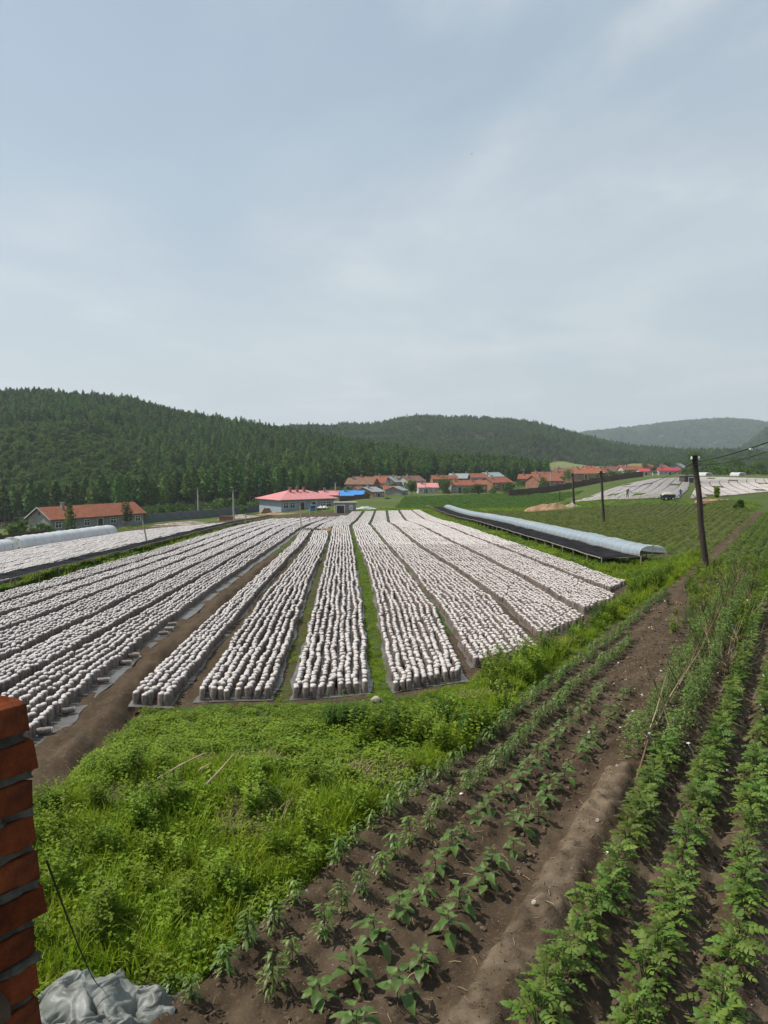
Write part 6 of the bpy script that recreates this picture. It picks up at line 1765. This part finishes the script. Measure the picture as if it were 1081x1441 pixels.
# shrubs and weeds crowding the yards and lanes of the village
def shrubs():
    pr = [joined(broad_shapes(2.6, 1.7, s, n=260, size=0.22, bare=0.0), None).mesh('shrub', [m_bark, mm]) for s, mm in ((301, m_leafd), (302, m_leafy), (303, m_leafd))]
    P = []
    def patch(px0, px1, Y0, Y1, n):
        for _ in range(n):
            Y = random.uniform(Y0, Y1); x = gx(random.uniform(px0, px1), Y); P.append((x, Y, Hs(x, Y) - 0.1))
    patch(500, 640, 275, 320, 40); patch(620, 740, 305, 360, 30); patch(735, 880, 320, 370, 22); patch(735, 900, 440, 520, 60); patch(880, 1000, 345, 420, 40); patch(960, 1120, 232, 300, 60)
    patch(430, 520, 238, 260, 25); patch(200, 380, 205, 225, 40); patch(-20, 70, 128, 136, 14); patch(640, 720, 250, 262, 10); patch(100, 380, 200, 232, 40)
    P = np.array(P); s = RNG.uniform(0.5, 1.5, len(P)); far = P[:, 1] > 330
    s = np.where(far, s * 0.9, s)
    scatter('village_shrubs', P, rand_rot(len(P)), np.repeat(s[:, None], 3, 1), RNG.integers(0, 3, len(P)), [proto('w', m) for m in pr], 'stuff', 'mixed green shrubs crowding the yards and lanes of the village', 'shrubs')
shrubs()
# ------------------------------------------------------------------ people far off
m_skin = mat('skin', (0.35, 0.2, 0.14), rough=0.6); m_cloth = mat('khaki_clothes', (0.13, 0.12, 0.09), rough=0.9); m_bluec = mat('blue_clothes', (0.12, 0.18, 0.28), rough=0.9)
m_hat = mat('straw_hat', (0.5, 0.42, 0.28), rough=0.9)
def person(label, base, h, rz, cloth, bend=0.0, arm=0.6):
    s = h / 1.7
    J = {'pel': (0, 0, 0.92), 'chest': (0, -0.10 * bend * 3, 1.30), 'neck': (0, -0.22 * bend * 3, 1.46), 'head': (0, -0.26 * bend * 3, 1.62),
         'lh': (-0.10, 0, 0.88), 'lk': (-0.13, -0.04, 0.48), 'la': (-0.15, 0.02, 0.06), 'lt': (-0.15, -0.12, 0.03), 'rh': (0.10, 0, 0.88), 'rk': (0.13, -0.06, 0.48), 'ra': (0.16, 0.0, 0.06), 'rt': (0.16, -0.14, 0.03),
         'ls': (-0.19, -0.2 * bend * 2, 1.38), 'le': (-0.30, -0.22 * bend * 2, 1.12), 'lw': (-0.26, -0.2 - arm * 0.1, 0.95), 'rs': (0.19, -0.2 * bend * 2, 1.38), 're': (0.42, -0.2, 1.20), 'rw': (0.62, -0.3, 1.12)}
    E = [('pel', 'chest'), ('chest', 'neck'), ('neck', 'head'), ('pel', 'lh'), ('lh', 'lk'), ('lk', 'la'), ('la', 'lt'), ('pel', 'rh'), ('rh', 'rk'), ('rk', 'ra'), ('ra', 'rt'), ('chest', 'ls'), ('ls', 'le'), ('le', 'lw'), ('chest', 'rs'), ('rs', 're'), ('re', 'rw')]
    rad = {'pel': .15, 'chest': .16, 'neck': .06, 'head': .105, 'lh': .10, 'rh': .10, 'lk': .07, 'rk': .07, 'la': .05, 'ra': .05, 'lt': .04, 'rt': .04, 'ls': .075, 'rs': .075, 'le': .05, 're': .05, 'lw': .038, 'rw': .038}
    ks = list(J); me = bpy.data.meshes.new('person'); me.from_pydata([tuple(v * s for v in J[k]) for k in ks], [(ks.index(a), ks.index(b)) for a, b in E], [])
    o = bpy.data.objects.new('body', me); COL.objects.link(o)
    me.materials.append(cloth); md = o.modifiers.new('skin', 'SKIN')
    lay = me.skin_vertices[0] if me.skin_vertices else None
    if lay is None:
        bpy.context.view_layer.objects.active = o; o.select_set(True); bpy.ops.mesh.customdata_skin_add(); lay = me.skin_vertices[0]
    for i, k in enumerate(ks): lay.data[i].radius = (rad[k] * s, rad[k] * s); 
    lay.data[0].use_root = True
    sb = o.modifiers.new('sub', 'SUBSURF'); sb.levels = sb.render_levels = 2
    root = empty('person', base, rz); o.parent = root; tag(root, label, 'person')
    mb = MB()
    hd = Vector(J['head']) * s
    n = 10
    rings = [(-0.09, 0.05), (-0.04, 0.09), (0.03, 0.105), (0.09, 0.085), (0.12, 0.03)]
    for i in range(len(rings) - 1): pass
    mb.tube([hd + Vector((0, -0.01, z * s)) for z, r in rings], [r * s for z, r in rings], 10); mb.build('head', m_skin, root, smooth_=True)
    mb = MB(); mb.tube([hd + Vector((0, 0, 0.05 * s)), hd + Vector((0, 0, 0.07 * s)), hd + Vector((0, 0, 0.10 * s)), hd + Vector((0, 0, 0.17 * s))], [0.22 * s, 0.20 * s, 0.115 * s, 0.08 * s], 12); mb.build('hat', m_hat, root, smooth_=True)
p = at(883, 702, 124); person('person in dark clothes and pale hat standing among the far beds', (p.x, p.y, Hs(p.x, p.y) + 0.02), 1.6, 0.2, m_cloth, bend=0.35)
p = at(958, 704, 118); person('person in blue clothes standing behind the loaded cart', (p.x, p.y, Hs(p.x, p.y) + 0.02), 1.55, -0.6, m_bluec, bend=0.5)
# ------------------------------------------------------------------ cart, truck
m_tyre = mat('tyre', (0.02, 0.02, 0.02), rough=0.9); m_metal = mat('dark_metal', (0.05, 0.05, 0.055), rough=0.5); m_bluep = mat('blue_paint', (0.06, 0.17, 0.40), rough=0.4, spec=0.5); m_sack = mat('pale_load', (0.45, 0.43, 0.38), alt=(0.3, 0.28, 0.22), nscale=4)
def wheel(root, c, r, w):
    mb = MB(); mb.tube([Vector(c) + Vector((0, -w / 2, 0)), Vector(c) + Vector((0, -w * 0.3, 0)), Vector(c) + Vector((0, w * 0.3, 0)), Vector(c) + Vector((0, w / 2, 0))], [r * 0.88, r, r, r * 0.88], 18); o = mb.build('wheel', m_tyre, root)
    mb = MB(); mb.tube([Vector(c) + Vector((0, -w / 2 - 0.01, 0)), Vector(c) + Vector((0, w / 2 + 0.01, 0))], r * 0.5, 12); mb.build('rim', m_frame, o)
def cart():
    p = at(940, 704, 116); z = Hs(p.x, p.y); r = empty('cart', (p.x, p.y, z), 0.05); tag(r, 'small open cart heaped with a pale load beside the far beds', 'cart')
    mb = MB(); mb.box((0, 0, 0.55), (1.9, 1.1, 0.08)); mb.box((0, -0.55, 0.74), (1.9, 0.05, 0.32)); mb.box((0, 0.55, 0.74), (1.9, 0.05, 0.32)); mb.box((0.95, 0, 0.74), (0.05, 1.05, 0.32)); mb.build('bed', m_metal, r)
    mb = MB(); mb.tube([(0.95, -0.2, 0.55), (1.5, -0.1, 0.65), (1.9, 0, 0.95)], 0.03, 6); mb.build('handle', m_metal, r)
    u = np.linspace(-1, 1, 16); v = np.linspace(-1, 1, 12); U, V = np.meshgrid(u, v, indexing='ij'); Z = 0.78 + 0.42 * np.clip(1 - U ** 4, 0, 1) * np.clip(1 - V ** 4, 0, 1) * (1 + 0.4 * fbm(U * 3, V * 3, 3, 4))
    me = grid_mesh('load', np.stack([U * 0.93, V * 0.52, Z], -1).reshape(-1, 3), 16, 12, m_sack); me.flip_normals(); obj('load', me, r)
    for x in (-0.55, 0.55):
        for y in (-0.6, 0.6): wheel(r, (x, y, 0.28), 0.28, 0.12)
cart()
def truck():
    p = at(452, 721.5, 166); z = p.z; r = empty('farm_truck', (p.x, p.y, z), 0.08); tag(r, 'little blue-cabbed farm truck parked before the pink-roofed house', 'truck')
    mb = MB(); x = -1.75
    prof = [(-0.75, 0.35), (-0.78, 0.95), (-0.55, 1.65), (0.55, 1.72), (0.6, 0.35)]
    V = [(x + a, s * 0.75, b) for s in (-1, 1) for a, b in prof]; n = len(prof)
    mb.add(V, [tuple(range(n)), tuple(reversed(range(n, 2 * n)))] + [(k, k + n, (k + 1) % n + n, (k + 1) % n) for k in range(n)]); mb.build('cab', m_bluep, r)
    mb = MB(); mb.box((x + 0.05, -0.755, 1.28), (0.8, 0.03, 0.48)); mb.build('side_window', m_glass, r)
    mb = MB(); M = Matrix.Rotation(math.radians(-18), 3, 'Y'); mb.box((x - 0.68, 0, 1.3), (0.03, 1.3, 0.55), M=M); mb.build('windscreen', m_glass, r)
    mb = MB(); mb.box((0.35, 0, 0.62), (2.9, 1.5, 0.1)); mb.box((0.35, -0.74, 0.85), (2.9, 0.05, 0.4)); mb.box((0.35, 0.74, 0.85), (2.9, 0.05, 0.4)); mb.box((1.8, 0, 0.85), (0.05, 1.45, 0.4)); mb.build('bed', m_metal, r)
    u = np.linspace(-1, 1, 18); v = np.linspace(-1, 1, 10); U, V = np.meshgrid(u, v, indexing='ij'); Z = 0.9 + 0.6 * np.clip(1 - U ** 4, 0, 1) * np.clip(1 - V ** 4, 0, 1) * (0.7 + 0.9 * fbm(U * 3, V * 3, 3, 14))
    me = grid_mesh('load', np.stack([0.35 + U * 1.4, V * 0.7, Z], -1).reshape(-1, 3), 18, 10, m_whitefilm); me.flip_normals(); obj('load', me, r)
    for s in (-0.8, 0.8):
        for xx in (-1.5, 1.0): wheel(r, (xx, s, 0.32), 0.32, 0.18)
    for s in (-0.5, 0.5):
        mb = MB(); mb.box((x - 0.79, s, 0.7), (0.05, 0.25, 0.16)); mb.build('headlight', m_white, r)
truck()
# ------------------------------------------------------------------ heaps
m_soilheap = mat('pale_soil', (0.34, 0.22, 0.13), alt=(0.25, 0.15, 0.085), nscale=1.5, bump=0.8, bscale=8, bdist=0.1); m_rubble = mat('rubble', (0.38, 0.34, 0.29), alt=(0.22, 0.15, 0.11), nscale=2.0, bump=0.8, bscale=6, bdist=0.1); m_logs = mat('cut_wood', (0.24, 0.16, 0.10), alt=(0.36, 0.27, 0.18), nscale=4)
def heap(label, px, py, Y, w, d, h, m, seed, name='heap', cat='heap', rz=0.0):
    p = at(px, py, Y); p.z = Hs(p.x, p.y)
    u = np.linspace(-1, 1, 30); v = np.linspace(-1, 1, 24); U, V = np.meshgrid(u, v, indexing='ij'); rr = np.sqrt(U ** 2 + V ** 2)
    Z = h * np.clip(1 - rr ** 1.6, 0, 1) * (0.75 + 0.9 * fbm(U * 2.2, V * 2.2, 4, seed)) - 0.25 * (rr >= 0.98) + 0.06 * h * fbm(U * 9, V * 9, 2, seed + 1)
    me = grid_mesh(name, np.stack([U * w / 2, V * d / 2, Z], -1).reshape(-1, 3), 30, 24, m, smooth_=False); me.flip_normals()
    o = obj(name, me, None, p, rz); tag(o, label, cat); return o
heap('heap of pale orange soil at the edge of the crop field', 779, 710, 120, 9, 4, 1.5, m_soilheap, 3, 'soil_heap')
heap('smaller spill of pale soil and debris right of the soil heap', 806, 710, 121, 3.5, 2.5, 0.6, m_rubble, 8, 'soil_heap')
heap('low heap of rubble and scrap in the yard left of the pink-roofed house', 352, 728, 158, 13, 3, 0.8, m_rubble, 5, 'rubble_heap')
heap('long low spill of earth and boards before the pink-roofed house', 400, 725, 160, 12, 2.5, 0.6, m_soilheap, 6, 'rubble_heap')
heap('row of broken brick and boards beyond the left far beds', 268, 736, 128, 13, 2.0, 0.55, m_rubble, 9, 'rubble_heap')
heap('pile of white plastic and stones at the far end of the middle beds', 514, 719, 138, 5.5, 2, 0.6, m_whitefilm, 10, 'scrap_heap')
heap('strip of pale rubble at the far end of the right beds', 592, 712, 160, 8, 2, 0.35, m_rubble, 11, 'rubble_heap')
heap('pale earth bank at the near end of the far right beds', 1008, 702, 109, 6, 2, 0.45, m_soilheap, 12, 'earth_bank')
heap('small tawny heap of logs and husks on the gap between the beds', 460, 749, 62.0, 1.3, 0.8, 0.38, m_logs, 14, 'log_heap')
def brick_pile():
    p = at(318, 727, 146); p.z = Hs(p.x, p.y); r = empty('brick_stack', p); tag(r, 'small stack of red bricks beside the tall concrete pole', 'brick stack')
    for k in range(3):
        for j in range(5):
            mb = MB(); mb.box((j * 0.52 - 1.0, 0, 0.16 + k * 0.3), (0.5, 0.6, 0.28), jit=0.02); mb.build('brick_block', m_wbk, r)
brick_pile()
def wood_pile():
    p = at(376, 724, 166); p.z = Hs(p.x, p.y); r = empty('wood_pile', p, 0.25); tag(r, 'round-backed pile of cut logs beside the pink-roofed house', 'wood pile')
    lm = MB(); lm.tube([(0, -0.6, 0), (0, 0.6, 0)], 0.16, 9); me = lm.mesh('log', m_logs)
    for k in range(6):
        for j in range(9 - k):
            obj('log', me, r, (j * 0.34 - 1.5 + 0.17 * k + random.uniform(-0.03, 0.03), random.uniform(-0.1, 0.1), 0.15 + k * 0.28))
wood_pile()
# dark open shed among the far beds
c = at(969, 682, 175); house('low dark open shed among the far right beds', (c.x, c.y, Hs(c.x, c.y)), 3.2, 2.5, 1.5, 0, 0.1, m_door, m_fence, flat=True, wins=0, door=1, chim=0, over=0.2, name='shed', cat='shed')
# pale covered frames in front of the right-hand trees
for i, (px, py, Y, lab) in enumerate(((998, 671, 225, 'small white covered frame under the trees right of the pole'), (1045, 672, 225, 'small white covered frame before the right-hand trees'))):
    p = at(px, py, Y); p.z = Hs(p.x, p.y); r = empty('covered_frame', p); tag(r, lab, 'tunnel', 'white covered frames')
    tunnel_on(r, Vector(p), lambda y, a=p.x: np.asarray(y) * 0 + a, 1.05, lambda x, y: Hs(x, y), 1.05, (p.y, p.y + 6), 2.0, m_whitefilm, hoop_r=0.04)
# pole rail across the gap of the beds
p0 = ground(428, 749); p1 = ground(464, 748)
stick('thin rail lying across the gap between the near and far beds', [(p0.x, p0.y, p0.z + 0.2), (p1.x, p1.y, p1.z + 0.22)], 0.03, m_wood, 'rail', 'rail')
# one bird high over the hills
def bird():
    p = at(664, 217, 110); mb = MB()
    mb.tube([(-0.09, 0, 0), (0, 0, 0.01), (0.12, 0, 0)], [0.01, 0.03, 0.008], 6)
    for s in (-1, 1): mb.add([(0.03, 0, 0.02), (-0.04, 0, 0.02), (-0.06, s * 0.14, 0.07), (0.02, s * 0.16, 0.075)], [(0, 1, 2, 3)])
    o = mb.build('bird', m_iron, None, loc=p); tag(o, 'tiny dark bird flying high in the sky', 'bird')
bird()
# ------------------------------------------------------------------ haze: the summer air over the valley
def haze():
    x0, x1, y0, y1, z0, z1 = -6500.0, 6500.0, -6500.0, 6500.0, -60.0, 420.0
    mb = MB(); mb.box(((x0 + x1) / 2, (y0 + y1) / 2, (z0 + z1) / 2), (x1 - x0, y1 - y0, z1 - z0))
    m = bpy.data.materials.new('haze'); m.use_nodes = True
    t = m.node_tree; t.nodes.clear()
    out = t.nodes.new('ShaderNodeOutputMaterial'); v = t.nodes.new('ShaderNodeVolumePrincipled')
    v.inputs['Color'].default_value = (0.80, 0.90, 1.0, 1); v.inputs['Density'].default_value = 0.00017; v.inputs['Anisotropy'].default_value = 0.2
    t.links.new(v.outputs[0], out.inputs['Volume'])
    o = mb.build('haze', m)
    kind(o, 'stuff', 'pale summer haze lying over the whole valley', 'haze')
haze()
